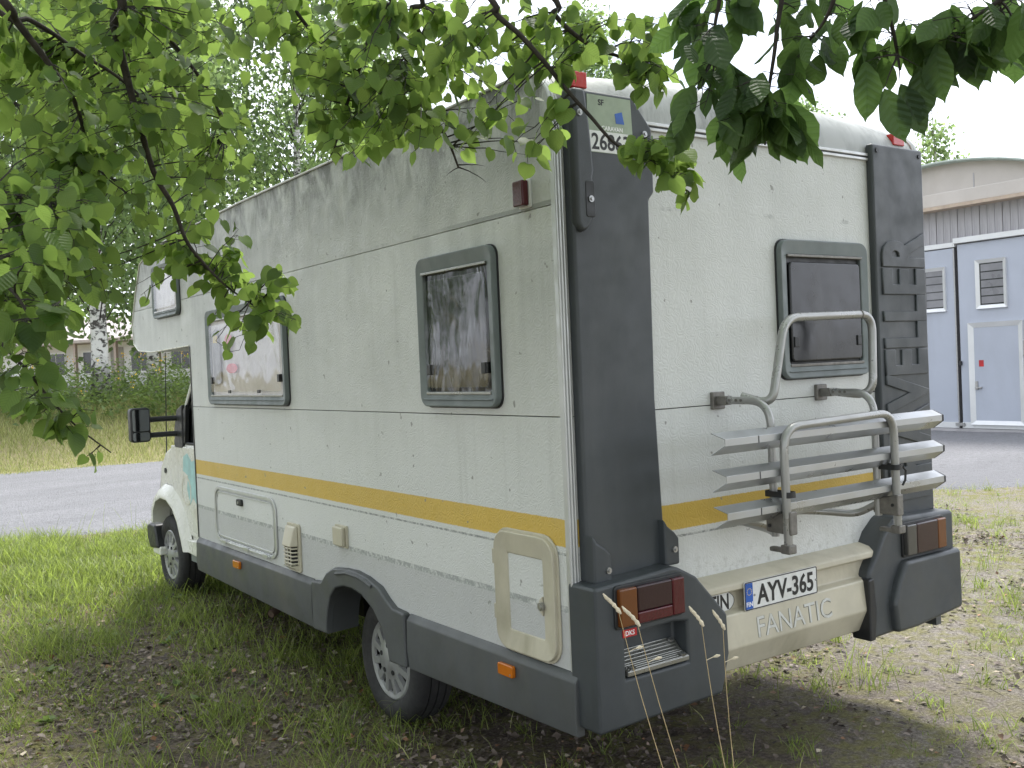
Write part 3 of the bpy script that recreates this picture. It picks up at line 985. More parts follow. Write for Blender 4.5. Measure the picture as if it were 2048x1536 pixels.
# ---- wheels
def hubcap_mesh():
    mb = MB()
    n = 12
    R0, R1, R2 = 0.098, 0.165, 0.200
    # outer rim ring and inner disc (x is outwards = negative)
    mb.lathe_x([(0.012, 0.205), (0.0, 0.203), (-0.004, 0.195), (0.002, 0.172), (0.012, 0.168)], 0, 0, 0, 60)
    mb.lathe_x([(0.016, 0.112), (-0.004, 0.104), (-0.012, 0.06), (-0.018, 0.045), (-0.020, 0.0)], 0, 0, 0, 48)
    for k in range(n):
        a = 2 * math.pi * k / n
        wi, wo = 0.16, 0.105
        ring = []
        for r_, w_, d in ((0.098, wi, -0.006), (0.13, 0.125, -0.003), (0.178, wo, 0.0)):
            for sg in (-1, 1):
                aa = a + sg * w_
                ring.append((d, r_ * math.cos(aa), r_ * math.sin(aa)))
            for sg in (-1, 1):
                aa = a + sg * (w_ + 0.03)
                ring.append((d + 0.02, r_ * math.cos(aa), r_ * math.sin(aa)))
        fs = []
        for j in range(2):
            o = 4 * j
            fs += [(o, o + 1, o + 5, o + 4), (o + 2, o, o + 4, o + 6), (o + 1, o + 3, o + 7, o + 5)]
        mb.add(ring, fs)
    return mb


def wheel(x, y, z, sg, rot):
    w = empty('wheel', (x, y, z))
    w.parent = mh
    R = 0.325
    prof = [(0.0, 0.205), (-0.012, 0.225), (-0.016, 0.26), (-0.010, 0.295), (0.004, 0.314), (0.018, 0.3215), (0.034, R - 0.001)]
    for g in (0.050, 0.095, 0.140):
        prof += [(g - 0.005, R), (g - 0.004, R - 0.009), (g + 0.004, R - 0.009), (g + 0.005, R)]
    prof += [(0.156, R - 0.002), (0.185, 0.310), (0.200, 0.28), (0.2, 0.22), (0.19, 0.2)]
    build('tyre', MB().lathe_x(prof, 0, 0, 0, 64, sgn=sg), 'rubber', w, ang=50)
    build('rim', MB().lathe_x([(0.02, 0.208), (0.05, 0.19), (0.06, 0.12), (0.05, 0.0)], 0, 0, 0, 32, sgn=sg), 'underbody', w)
    me = hubcap_mesh().mesh('hubcap')
    me.transform(Matrix.Rotation(rot, 4, 'X') @ Matrix.Scale(sg, 4, (1, 0, 0)))
    build('hubcap', me, 'hubcap', w, ang=30)
    for k in range(5):
        a = rot + 2 * math.pi * k / 5
        cy, cz = 0.072 * math.cos(a), 0.072 * math.sin(a)
        build('bolt_hole', MB().tube([(sg * -0.006, cy, cz), (sg * -0.0145, cy, cz)], 0.0125, 12), 'underbody', w)
    return w


wheel(0.135, 1.695, 0.285, 1, 0.3)
wheel(0.15, 5.47, 0.322, 1, 0.9)
wheel(W - 0.135, 1.695, 0.285, -1, 0.1)
wheel(W - 0.15, 5.47, 0.322, -1, 0.5)

# ---- cab
cab = [(LB, 1.262), (5.15, 1.255), (5.42, 1.17), (5.56, 1.05), (5.64, 0.84), (5.70, 0.57), (5.655, 0.56), (5.64, 0.68), (5.55, 0.765), (5.40, 0.805), (5.24, 0.80), (5.09, 0.745), (4.98, 0.65), (4.90, 0.52), (4.86, 0.43), (LB, 0.41)]
build('cab_body', MB().prism(cab, 'x', 0.125, W - 0.125), 'cab_paint', mh, bevel=0.025, seg=3)
build('cab_glass', MB().prism([(LB, 1.25), (5.13, 1.25), (4.68, 1.72), (4.50, 1.98), (LB, 1.98)], 'x', 0.165, W - 0.165), 'dark_window', mh, bevel=0.01)
build('windscreen_pillar', MB().tube([(0.155, 5.16, 1.25), (0.165, 4.70, 1.73), (0.185, 4.50, 1.99)], 0.028, 8), 'cab_paint', mh)
d = empty('cab_door')
d.parent = mh
build('door_skin', MB().prism([(4.30, 0.56), (4.86, 0.56), (4.97, 0.70), (5.10, 0.79), (5.215, 0.835), (5.215, 1.235), (4.30, 1.24)], 'x', 0.127, 0.112), 'cab_paint', d, bevel=0.008)
build('window_seal', MB().tube([(0.135, 4.30, 1.262), (0.135, 5.10, 1.262), (0.150, 4.70, 1.68), (0.165, 4.52, 1.94)], 0.013, 8), 'dark_plastic', d)
build('quarter_trim', MB().prism([(5.13, 1.20), (4.86, 1.27), (4.80, 1.56), (4.86, 1.53), (5.14, 1.28)], 'x', 0.150, 0.118), 'dark_plastic', d, bevel=0.004)
build('decal', MB().prism([(4.90, 1.16), (4.80, 1.19), (4.70, 1.13), (4.62, 1.15), (4.60, 0.97), (4.52, 0.90), (4.60, 0.80), (4.70, 0.86), (4.78, 0.80), (4.84, 0.92), (4.80, 1.02), (4.92, 1.05)], 'x', 0.113, 0.1105), 'teal_decal', d)
build('decal', MB().prism([(4.70, 0.76), (4.62, 0.80), (4.45, 0.70), (4.36, 0.75), (4.34, 0.62), (4.62, 0.60)], 'x', 0.113, 0.1103), 'sand_decal', d)
build('decal', MB().ring([(4.86 + 0.12 * math.cos(a), 0.90 + 0.12 * math.sin(a)) for a in np.linspace(0, 5.9, 16)], [(4.86 + 0.10 * math.cos(a), 0.90 + 0.10 * math.sin(a)) for a in np.linspace(0, 5.9, 16)], 'x', 0.113, 0.1101), 'sand_decal', d)
arch = [(5.64, 0.58), (5.625, 0.68), (5.54, 0.765), (5.40, 0.805), (5.24, 0.80), (5.09, 0.745), (4.98, 0.65), (4.90, 0.52), (4.86, 0.44)]
mb = MB()
vs_, fs_ = [], []
cy, cz = 5.32, 0.45
for y, z in arch:
    dy, dz = (y - cy), (z - cz)
    l = math.hypot(dy, dz)
    dy, dz = dy / l, dz / l
    vs_ += [(0.06, y, z), (0.055, y + dy * 0.03, z + dz * 0.03), (0.115, y + dy * 0.11, z + dz * 0.11), (0.20, y - dy * 0.0, z - dz * 0.0)]
for i in range(len(arch) - 1):
    for a in range(3):
        fs_.append((4 * i + (a + 3) % 4, 4 * i + (a + 4) % 4, 4 * i + 4 + (a + 4) % 4, 4 * i + 4 + (a + 3) % 4))
build('wing_flare', mb.add(vs_, fs_), 'cab_paint', mh, ang=50)
build('wheel_well', MB().box((0.36, 4.8, 0.35), (1.9, 5.75, 0.83)), 'underbody', mh, smooth=False)
build('door_step', MB().prism([(4.25, 0.41), (4.92, 0.43), (4.88, 0.53), (4.25, 0.56)], 'x', 0.13, 0.09), 'cab_paint', mh, bevel=0.012)
build('sill', MB().box((0.12, 4.26, 0.36), (0.3, 4.85, 0.415)), 'frame_plastic', mh, bevel=0.006)
build('front_bumper', MB().prism([(5.64, 0.36), (5.86, 0.34), (5.93, 0.42), (5.93, 0.53), (5.84, 0.555), (5.70, 0.55)], 'x', 0.085, W - 0.085), 'dark_plastic', mh, bevel=0.02, seg=3)
build('front_bumper_lip', MB().box((0.10, 5.62, 0.30), (W - 0.10, 5.82, 0.37)), 'cab_paint', mh, bevel=0.015)
build('side_indicator', MB().prism(rrect(5.50, 0.81, 5.57, 0.85, 0.008), 'x', 0.127, 0.108), 'lens_amber', mh, bevel=0.004)
build('fuel_lock', MB().tube([(0.128, 5.42, 1.02), (0.116, 5.42, 1.02)], 0.022, 14), 'dark_plastic', mh)
build('antenna', MB().tube([(0.15, 5.47, 1.13), (0.145, 5.40, 1.55), (0.14, 5.33, 1.975)], [0.005, 0.004, 0.003], 6), 'dark_plastic', mh)
build('antenna_base', MB().tube([(0.15, 5.475, 1.11), (0.15, 5.47, 1.145)], 0.014, 10), 'dark_plastic', mh)
m_ = empty('door_mirror')
m_.parent = mh
build('housing', MB().prism(rrect(-0.235, 1.286, -0.085, 1.55, 0.028), 'y', 5.02, 5.11), 'dark_plastic', m_, bevel=0.016, seg=3)
build('mirror_glass', MB().prism(rrect(-0.222, 1.372, -0.098, 1.536, 0.015), 'y', 5.022, 5.014), 'mirror', m_)
build('mirror_glass', MB().prism(rrect(-0.222, 1.298, -0.098, 1.362, 0.015), 'y', 5.022, 5.014), 'mirror', m_)
for zz in (1.455, 1.335):
    build('arm', MB().tube([(-0.09, 5.06, zz), (0.03, 5.06, zz), (0.135, 5.03, zz)], 0.021, 10), 'dark_plastic', m_)
build('mount', MB().prism([(4.90, 1.22), (5.10, 1.22), (5.10, 1.36), (5.02, 1.52), (4.88, 1.56)], 'x', 0.15, 0.11), 'dark_plastic', m_, bevel=0.01)

# ---- rear corner mouldings
p = empty('corner_cover')
p.parent = mh
p['label'] = 'grey moulded corner cover with membership sticker'
build('column', MB().prism([(0.034, 0.955), (0.034, 2.735), (0.345, 2.735), (0.440, 2.625), (0.440, 2.385), (0.412, 2.355), (0.402, 1.60), (0.425, 0.96)], 'y', 0.004, -0.046), 'grey_plastic', p, bevel=0.014, seg=3)
hood = [(0.036, 2.25), (0.036, 2.730), (0.095, 2.730), (0.112, 2.60), (0.124, 2.44), (0.118, 2.41), (0.118, 2.28), (0.085, 2.225), (0.055, 2.215)]
build('hood', MB().prism(hood, 'y', 0.002, -0.072), 'grey_plastic', p, bevel=0.016, seg=4)
build('bolt_recess', MB().prism(rrect(0.075, 2.27, 0.118, 2.40, 0.01), 'y', -0.066, -0.0745), 'dark_plastic', p, bevel=0.003)
for x0, z0 in ((0.035, 0.955), (0.385, 0.97)):
    w0 = 0.085 if x0 < 0.2 else 0.075
    build('lug', MB().prism([(x0, z0), (x0 + w0, z0), (x0 + w0, z0 + 0.10), (x0 + w0 * 0.7, z0 + 0.125), (x0 + w0 * 0.25, z0 + 0.15), (x0, z0 + 0.18)], 'y', 0.0, -0.082), 'grey_plastic', p, bevel=0.016, seg=3)
for x0, z0, yy in ((0.098, 2.335, -0.0735), (0.10, 1.0, -0.083), (0.432, 1.03, -0.083), (0.06, 2.64, -0.073), (0.395, 2.60, -0.047)):
    build('bolt', MB().tube([(x0, yy + 0.004, z0), (x0, yy - 0.005, z0)], 0.012, 12).tube([(x0, yy - 0.004, z0), (x0, yy - 0.010, z0)], 0.006, 6), 'steel', p)
# sticker on the hood
st = build('sticker', MB().prism([(0.125, 2.512), (0.335, 2.512), (0.335, 2.585), (0.33, 2.72), (0.12, 2.72), (0.118, 2.60)], 'y', -0.044, -0.0475), 'sticker_green', p)
build('number_field', MB().prism([(0.127, 2.514), (0.333, 2.514), (0.333, 2.590), (0.121, 2.590)], 'y', -0.0472, -0.0483), 'white_plate', p)
build('number', on_rear(text_mesh('26863', 0.082, 0.0005, 0.0015, xs=0.92), 0.225, -0.0488, 2.552), 'letter_black', p, smooth=False)
build('club_name', on_rear(text_mesh('CARAVAN', 0.022, 0.0004, 0.0006), 0.235, -0.0481, 2.603), 'letter_white', p, smooth=False)
build('club_badge', MB().prism([(0.255, 2.625), (0.295, 2.625), (0.285, 2.67), (0.25, 2.66)], 'y', -0.0472, -0.0485), 'plate_blue', p)
build('club_letters', on_rear(text_mesh('SF', 0.03, 0.0004, 0.0006), 0.185, -0.0481, 2.695), 'letter_black', p, smooth=False)

q = empty('corner_cover')
q.parent = mh
q['label'] = 'grey moulded corner cover with raised vertical lettering'
build('column', MB().prism([(1.838, 0.96), (1.832, 2.705), (2.235, 2.705), (2.236, 0.96)], 'y', 0.004, -0.034), 'grey_plastic', q, bevel=0.012, seg=3)
tm = text_mesh('TRAVELLER', 0.40, 0.004, 0.012, 0.006)
co = np.empty(len(tm.vertices) * 3)
tm.vertices.foreach_get('co', co)
co = co.reshape(-1, 3)
sx, sy = 1.33 / (co[:, 0].max() - co[:, 0].min()), 0.345 / (co[:, 1].max() - co[:, 1].min())
tm.transform(Matrix.Diagonal((sx, sy, 1, 1)))
build('lettering', on_rear(tm, 2.042, -0.034, 1.64, rad(90)), 'grey_plastic', q, smooth=False)
for x0, z0 in ((1.868, 2.675), (2.205, 2.672)):
    build('bolt', MB().tube([(x0, -0.032, z0), (x0, -0.039, z0)], 0.011, 12), 'dark_plastic', q)

# ---- rear bumper
bl = [(-0.012, 0.44), (0.61, 0.452), (0.655, 0.60), (0.65, 0.755), (0.49, 0.925), (0.40, 0.972), (0.37, 0.980), (-0.012, 0.958)]
body = MB().prism(bl, 'y', 0.02, -0.135).mesh('bumper_corner')
cutter = MB().prism([(0.12, 0.615), (0.43, 0.615), (0.43, 0.765), (0.36, 0.775), (0.12, 0.765)], 'y', -0.055, -0.30).mesh('cutter')
body = cut(body, [cutter])
bc = empty('bumper_corner')
bc.parent = mh
bc['label'] = 'grey bumper corner with foot step below the tail light'
build('moulding', body, 'grey_plastic', bc, bevel=0.013, seg=3)
build('step_plate', MB().add([(0.122, -0.058, 0.695), (0.428, -0.058, 0.695), (0.428, -0.10, 0.655), (0.122, -0.10, 0.655), (0.428, -0.142, 0.640), (0.122, -0.142, 0.640), (0.122, -0.06, 0.62), (0.428, -0.06, 0.62), (0.428, -0.142, 0.622), (0.122, -0.142, 0.622)],
                              [(0, 1, 2, 3), (3, 2, 4, 5), (5, 4, 8, 9), (9, 8, 7, 6), (0, 3, 5, 9, 6), (1, 7, 8, 4, 2), (0, 6, 7, 1)]), 'step_metal', bc, bevel=0.003)
for i in range(9):
    t = i / 8
    yy = -0.060 - t * 0.08
    zz = 0.695 + (yy + 0.058) * 0.952 if yy > -0.10 else 0.655 + (yy + 0.10) * 0.357
    build('tread_ridge', MB().tube([(0.13, yy, zz + 0.001), (0.42, yy, zz + 0.001)], 0.0016, 5), 'step_metal', bc)
for x0 in (0.15, 0.40):
    for yy, zz in ((-0.070, 0.686), (-0.135, 0.6455)):
        build('bolt', MB().tube([(x0, yy, zz), (x0, yy - 0.002, zz + 0.008)], 0.011, 10), 'steel', bc)
build('maker_sticker', MB().box((0.108, -0.1375, 0.764), (0.175, -0.1352, 0.792)), 'sticker_red', bc)
build('maker_letters', on_rear(text_mesh('DKS', 0.024, 0.0003, 0.0004), 0.142, -0.1379, 0.778), 'letter_white', bc, smooth=False)
br = [(W + 0.012, 0.475), (1.60, 0.462), (1.575, 0.60), (1.58, 0.76), (1.64, 0.83), (1.70, 0.92), (1.79, 0.985), (W + 0.012, 0.965)]
br_lo = [(W + 0.015, 0.50), (1.90, 0.47), (1.74, 0.47), (1.72, 0.60), (1.76, 0.70), (1.82, 0.785), (W + 0.012, 0.785)]
bcr = empty('bumper_corner')
bcr.parent = mh
bcr['label'] = 'grey bumper corner with a flat ledge below the tail light'
build('moulding', MB().prism(br, 'y', 0.02, -0.115), 'grey_plastic', bcr, bevel=0.02, seg=3)
build('ledge', MB().prism(br_lo, 'y', -0.05, -0.150), 'grey_plastic', bcr, bevel=0.02, seg=3)
build('inner_end', MB().prism([(1.56, 0.462), (1.60, 0.462), (1.615, 0.60), (1.60, 0.74), (1.56, 0.735)], 'y', -0.03, -0.128), 'dark_plastic', bcr, bevel=0.008)


def tail_light(x0, x1, z0, z1, y, cols, label):
    t = empty('tail_light')
    t.parent = mh
    t['label'] = label
    build('housing', MB().prism(rrect(x0 - 0.010, z0 - 0.010, x1 + 0.010, z1 + 0.010, 0.016), 'y', y + 0.004, y - 0.012), 'dark_plastic', t, bevel=0.004)
    for a, b, za, zb, m in cols:
        build('lens', MB().prism(rrect(x0 + (x1 - x0) * a + 0.0008, z0 + (z1 - z0) * za + 0.0008, x0 + (x1 - x0) * b - 0.0008, z0 + (z1 - z0) * zb - 0.0008, 0.006), 'y', y - 0.008, y - 0.032), m, t, bevel=0.006, seg=3)


tail_light(0.080, 0.398, 0.808, 0.945, -0.132, [(0, 0.26, 0, 1, 'lens_amber_dark'), (0.26, 0.80, 0.32, 1, 'lens_dark_red'), (0.26, 0.80, 0, 0.32, 'lens_red'), (0.80, 1, 0, 1, 'lens_red')], 'tail light with amber outer lens over the foot step')
tail_light(1.835, 2.150, 0.805, 0.945, -0.114, [(0, 0.24, 0, 1, 'lens_clear'), (0.24, 0.78, 0, 1, 'lens_dark_red'), (0.78, 1, 0, 1, 'lens_amber_dark')], 'tail light with clear reversing lens')
for x0, x1, lab in ((0.075, 0.145, ''), (2.075, 2.165, '')):
    t = empty('clearance_light')
    t.parent = mh
    build('lens', MB().prism(rrect(x0, 2.728 if x0 > 1 else 2.745, x1, 2.785 if x0 > 1 else 2.805, 0.006), 'y', 0.10 if x0 > 1 else 0.08, 0.012 if x0 > 1 else -0.025), 'lens_bright_red', t, bevel=0.006)

rb = empty('rear_bumper')
rb.parent = mh
rb['label'] = 'stained cream bumper centre section with maker lettering'
pb = [(0.01, 0.878), (-0.060, 0.866), (-0.092, 0.848), (-0.095, 0.822), (-0.056, 0.812), (-0.060, 0.742), (-0.098, 0.732), (-0.112, 0.60), (-0.066, 0.500), (0.01, 0.49)]
build('moulding', MB().prism([(y, z) for y, z in pb], 'x', 0.45, 1.80), 'cream_plastic', rb, bevel=0.007, seg=3)
lp = empty('licence_plate')
lp.parent = mh
build('plate', MB().prism(rrect(0.784, 0.732, 1.236, 0.847, 0.008), 'y', -0.100, -0.1035), 'white_plate', lp)
build('border', MB().ring(rrect(0.785, 0.733, 1.235, 0.846, 0.008), rrect(0.789, 0.737, 1.231, 0.842, 0.006), 'y', -0.1032, -0.1045), 'letter_black', lp)
build('country_band', MB().box((0.790, -0.1046, 0.738), (0.832, -0.1034, 0.841)), 'plate_blue', lp)
build('country_letters', on_rear(text_mesh('FIN', 0.026, 0.0003, 0.0006), 0.811, -0.1050, 0.757), 'letter_white', lp, smooth=False)
for k in range(12):
    a = 2 * math.pi * k / 12
    build('star', MB().tube([(0.811 + 0.013 * math.cos(a), -0.1046, 0.807 + 0.013 * math.sin(a)), (0.811 + 0.013 * math.cos(a), -0.1052, 0.807 + 0.013 * math.sin(a))], 0.0022, 5), 'toy_yellow', lp)
pm_ = text_mesh('AYV-365', 0.105, 0.0008, 0.0022)
co = np.empty(len(pm_.vertices) * 3)
pm_.vertices.foreach_get('co', co)
co = co.reshape(-1, 3)
pm_.transform(Matrix.Diagonal((0.352 / (co[:, 0].max() - co[:, 0].min()), 0.082 / (co[:, 1].max() - co[:, 1].min()), 1, 1)))
build('characters', on_rear(pm_, 1.033, -0.1045, 0.789), 'letter_black', lp, smooth=False)
for x0 in (0.841, 1.226):
    build('screw', MB().tube([(x0, -0.103, 0.79), (x0, -0.107, 0.79)], 0.005, 8), 'steel', lp)
cs = empty('country_sticker')
cs.parent = mh
ov = [(0.685 + 0.082 * math.cos(a), 0.777 + 0.045 * math.sin(a)) for a in np.linspace(0, 2 * math.pi, 29)[:-1]]
build('disc', MB().prism(ov, 'y', -0.052, -0.0640), 'white_plate', cs)
build('edge', MB().ring(ov, [(0.685 + (a - 0.685) * 0.97, 0.777 + (b - 0.777) * 0.96) for a, b in ov], 'y', -0.0638, -0.0646), 'letter_black', cs)
build('letters', on_rear(text_mesh('FIN', 0.088, 0.0003, 0.002, xs=0.80), 0.685, -0.0646, 0.777), 'letter_black', cs, smooth=False)
fm = text_mesh('FANATIC', 0.12, 0.0012, 0.0)
fe = text_mesh('FANATIC', 0.12, 0.0004, 0.0022)
tilt = Matrix.Rotation(math.atan2(0.014, 0.132), 4, 'X')
for me_, yy, mat, nm in ((fe, -0.1062, 'letter_edge', 'lettering_edge'), (fm, -0.1068, 'letter_silver', 'lettering')):
    co = np.empty(len(me_.vertices) * 3)
    me_.vertices.foreach_get('co', co)
    co = co.reshape(-1, 3)
    me_.transform(Matrix.Diagonal((0.47 / (co[:, 0].max() - co[:, 0].min()), 0.083 / (co[:, 1].max() - co[:, 1].min()), 1, 1)))
    me_.transform(Matrix.Translation((1.085, yy, 0.658)) @ Matrix.Rotation(rad(90) - math.atan2(0.014, 0.132), 4, 'X'))
    build(nm, me_, mat, rb, smooth=False)

# ---- bicycle rack bolted to the rear wall
rk = empty('bike_rack')
rk.parent = mh
rk['label'] = 'folded silver tubular bicycle rack with three rails'
for x0 in (0.775, 1.43):
    zt = 1.575
    build('wall_bracket', MB().box((x0 - 0.035, -0.018, zt - 0.035), (x0 + 0.035, 0.0, zt + 0.035)).box((x0 - 0.02, -0.07, zt - 0.018), (x0 + 0.02, -0.016, zt + 0.018)), 'bracket_metal', rk, bevel=0.004)
    build('upright_tube', MB().tube(fillet([(x0, -0.05, zt), (x0, -0.275, zt), (x0 + 0.005, -0.275, 1.055)], 0.10, 8), 0.0155, 12), 'tube_paint', rk)
    for yy in (-0.085, -0.12, -0.145):
        build('rivet', MB().tube([(x0 - 0.0150, yy, zt + 0.002), (x0 - 0.0185, yy, zt + 0.002)], 0.006, 8), 'bracket_metal', rk)
hp = [(0.805, -0.11, 1.59), (0.850, -0.225, 1.555), (0.965, -0.205, 1.895), (1.548, -0.20, 1.907), (1.500, -0.225, 1.555), (1.448, -0.07, 1.575)]
build('top_hoop', MB().tube(fillet(hp, 0.085, 8), 0.0175, 14), 'tube_paint', rk)
for xa in (1.05, 1.46):
    build('joint_ring', MB().tube([(xa, -0.2025, 1.897 + (xa - 1.0) * 0.02), (xa + 0.006, -0.2025, 1.897 + (xa - 1.0) * 0.02)], 0.0182, 14), 'bracket_metal', rk)
lh = [(0.760, -0.352, 1.02), (0.752, -0.352, 1.475), (1.447, -0.352, 1.49), (1.456, -0.352, 1.005)]
build('platform_hoop', MB().tube(fillet(lh, 0.095, 8), 0.0165, 14), 'tube_paint', rk)
for x0, z0 in ((0.760, 1.012), (1.456, 0.997)):
    build('foot_hook', MB().box((x0 - 0.022, -0.374, z0 - 0.012), (x0 + 0.022, -0.330, z0 + 0.022)).box((x0 - 0.014, -0.33, z0 - 0.01), (x0 + 0.014, -0.27, z0 + 0.008)), 'bracket_metal', rk, bevel=0.005)
for x0, z0 in ((0.770, 1.115), (1.446, 1.105)):
    build('hinge_clamp', MB().prism([(-0.375, z0 - 0.045), (-0.375, z0 + 0.045), (-0.30, z0 + 0.03), (-0.255, z0 + 0.005), (-0.255, z0 - 0.04)], 'x', x0 - 0.020, x0 + 0.020), 'bracket_metal', rk, bevel=0.006)
    build('clamp_bolt', MB().tube([(x0 - 0.0215, -0.35, z0), (x0 - 0.0245, -0.35, z0)], 0.007, 8).tube([(x0 - 0.0215, -0.275, z0 - 0.015), (x0 - 0.0245, -0.275, z0 - 0.015)], 0.007, 8), 'dark_plastic', rk)
for zc in (1.440, 1.306, 1.172):
    sec = [(-0.288, zc + 0.036), (-0.336, zc + 0.014), (-0.336, zc - 0.012), (-0.288, zc - 0.046)]
    t = 0.0025
    vs_, fs_ = [], []
    for xx in (0.435, 1.835):
        off = 0.0 if xx > 1 else 1.0
        vs_ += [(xx + off * (0.02 if i in (1, 2) else 0.0), y, z) for i, (y, z) in enumerate(sec)]
        vs_ += [(xx + off * (0.02 if i in (1, 2) else 0.0), y + t * 1.2, z - (t if i == 0 else (t * .8 if i == 1 else (-t * .8 if i == 2 else -t)))) for i, (y, z) in enumerate(sec)]
    for i in range(3):
        fs_ += [(i, i + 1, 8 + i + 1, 8 + i), (4 + i, 12 + i, 12 + i + 1, 4 + i + 1), (i, 4 + i, 4 + i + 1, i + 1), (8 + i, 9 + i, 13 + i, 12 + i)]
    fs_ += [(0, 8, 12, 4), (3, 7, 15, 11)]
    build('rail', MB().add(vs_, fs_), 'rail_metal', rk, bevel=0.0008, seg=1)
    build('rail_end_cap', MB().prism([(y - 0.002 if i in (1, 2) else y, z) for i, (y, z) in enumerate(sec)], 'x', 1.834, 1.842), 'dark_plastic', rk)
    build('rail_joint', MB().prism([(-0.3375, zc + 0.0145), (-0.3375, zc - 0.0125), (-0.3355, zc - 0.0125), (-0.3355, zc + 0.0145)], 'x', 0.634, 0.637), 'dark_plastic', rk)
build('lower_bar', MB().tube(fillet([(0.875, -0.012, 1.074), (0.872, -0.15, 1.060), (0.80, -0.262, 1.062), (0.79, -0.268, 1.10)], 0.05, 6), 0.0155, 12), 'tube_paint', rk)
build('lower_bar', MB().tube(fillet([(0.875, -0.035, 1.085), (1.16, -0.04, 1.085), (1.30, -0.075, 1.070), (1.42, -0.18, 1.052), (1.44, -0.262, 1.10)], 0.07, 6), 0.0155, 12), 'tube_paint', rk)
for x0 in (0.89, 1.17):
    build('wall_clip', MB().box((x0 - 0.03, -0.03, 1.095), (x0 + 0.04, 0.0, 1.108)), 'dark_plastic', rk, bevel=0.003)
for x0, z0 in ((0.768, 1.222), (1.450, 1.262)):
    build('strap', MB().ring(rrect(x0 - 0.024, -0.378, x0 + 0.024, -0.252, 0.018), rrect(x0 - 0.0215, -0.3755, x0 + 0.0215, -0.2545, 0.016), 'z', z0 - 0.011, z0 + 0.011), 'dark_plastic', rk)
build('strap_end', MB().tube([(1.476, -0.37, 1.262), (1.492, -0.372, 1.245), (1.490, -0.37, 1.205), (1.474, -0.368, 1.185)], 0.005, 6), 'dark_plastic', rk)

# ------------------------------------------------------------------ hangar
HA = at(1840, 858, 21.1)
HB = at(2048, 870, 19.3)
HA.z = HB.z = 0
hd = (HB - HA).normalized()           # along the facade, towards the right
hn = Vector((hd.y, -hd.x, 0))
if hn.dot(CAM - HA) < 0:
    hn = -hn                           # facade normal, towards the camera
hang = empty('hangar', (HA.x, HA.y, 0))
tag(hang, 'barrel roofed hangar with pale blue folding doors behind the gravel yard', 'hangar')
hang.rotation_euler = (0, 0, math.atan2(hd.y, hd.x))
# local frame: x along the facade, y into the building when hn = -y
flip = 1 if Vector((-hd.y, hd.x, 0)).dot(hn) < 0 else -1


def hb(name, x0, x1, y0, y1, z0, z1, mat, parent=hang, bevel=0.0):
    """box in hangar space; y measured outwards from the facade"""
    a, b = -flip * y0, -flip * y1
    return build(name, MB().box((x0, min(a, b), z0), (x1, max(a, b), z1)), mat, parent, bevel=bevel)


XP = 0.55                              # crown of the vault along the facade
arcp = []
for i in range(41):
    a = rad(-42 + 84 * i / 40)
    arcp.append((XP + 6.9 * math.sin(a), -1.42 + 6.9 * math.cos(a)))
gable = [(arcp[0][0], 4.62)] + [q for q in arcp if q[1] > 4.62] + [(arcp[-1][0], 4.62)]
gable = [q for q in arcp if q[1] >= 4.7]
gable = [(gable[0][0], 4.6)] + gable + [(gable[-1][0], 4.6)]
build('gable', MB().prism(gable, 'y', flip * 0.02, flip * 0.2), 'hangar_beige', hang)
vs_, fs_ = [], []
for j, yy in enumerate((-0.18, 30.0)):
    for (x, z) in arcp:
        vs_.append((x, flip * yy, z + 0.05))
n = len(arcp)
for i in range(n - 1):
    fs_.append((i, i + 1, n + i + 1, n + i))
rf = build('roof', MB().add(vs_, fs_), 'green_roof', hang)
sm = rf.modifiers.new('thick', 'SOLIDIFY')
sm.thickness = 0.05
for xs in (-2.0, 1.35, 3.6):
    hb('gable_seam', xs, xs + 0.025, -0.019, -0.012, 4.86, min(5.2, 6.9 * math.cos(math.asin(min(0.99, abs(xs - XP) / 6.9))) - 1.5), 'concrete')
hb('fascia', -4.2, 5.4, -0.05, 0.32, 4.60, 4.86, 'hangar_beige', bevel=0.01)
hb('eave_board', -4.2, 5.4, 0.0, 0.36, 4.53, 4.595, 'eave_wood')
build('side_wall', MB().box((-4.1, flip * 0.3, 0), (-3.9, flip * 29, 4.0)).box((5.1, flip * 0.3, 0), (5.3, flip * 29, 4.0)), 'hangar_beige', hang)
bw = 0.155
nb = int(9.4 / bw)
proto = None
for i in range(nb):
    x = -4.1 + i * bw
    m2 = MB().box((0.004, -0.02 if flip > 0 else 0.0, 3.78), (bw - 0.006, 0.0 if flip > 0 else 0.02, 4.56))
    if proto is None:
        proto = build('cladding_board', m2, 'boards', hang, smooth=False)
    else:
        o = link('cladding_board', proto.data, hang)
    (proto if i == 0 else o).location = (x, -flip * (0.0 + 0.006 * ((i * 7) % 3)), 0)
hb('backing', -4.1, 5.3, -0.25, -0.03, 0.0, 4.6, 'concrete')
hb('door_head', -4.1, 0.97, 0.02, 0.10, 3.76, 3.86, 'door_frame', bevel=0.008)
hb('door_head', 0.97, 5.3, 0.05, 0.16, 3.82, 3.93, 'door_frame', bevel=0.008)
hb('plinth', -4.1, 5.3, -0.02, 0.12, -0.02, 0.07, 'concrete')


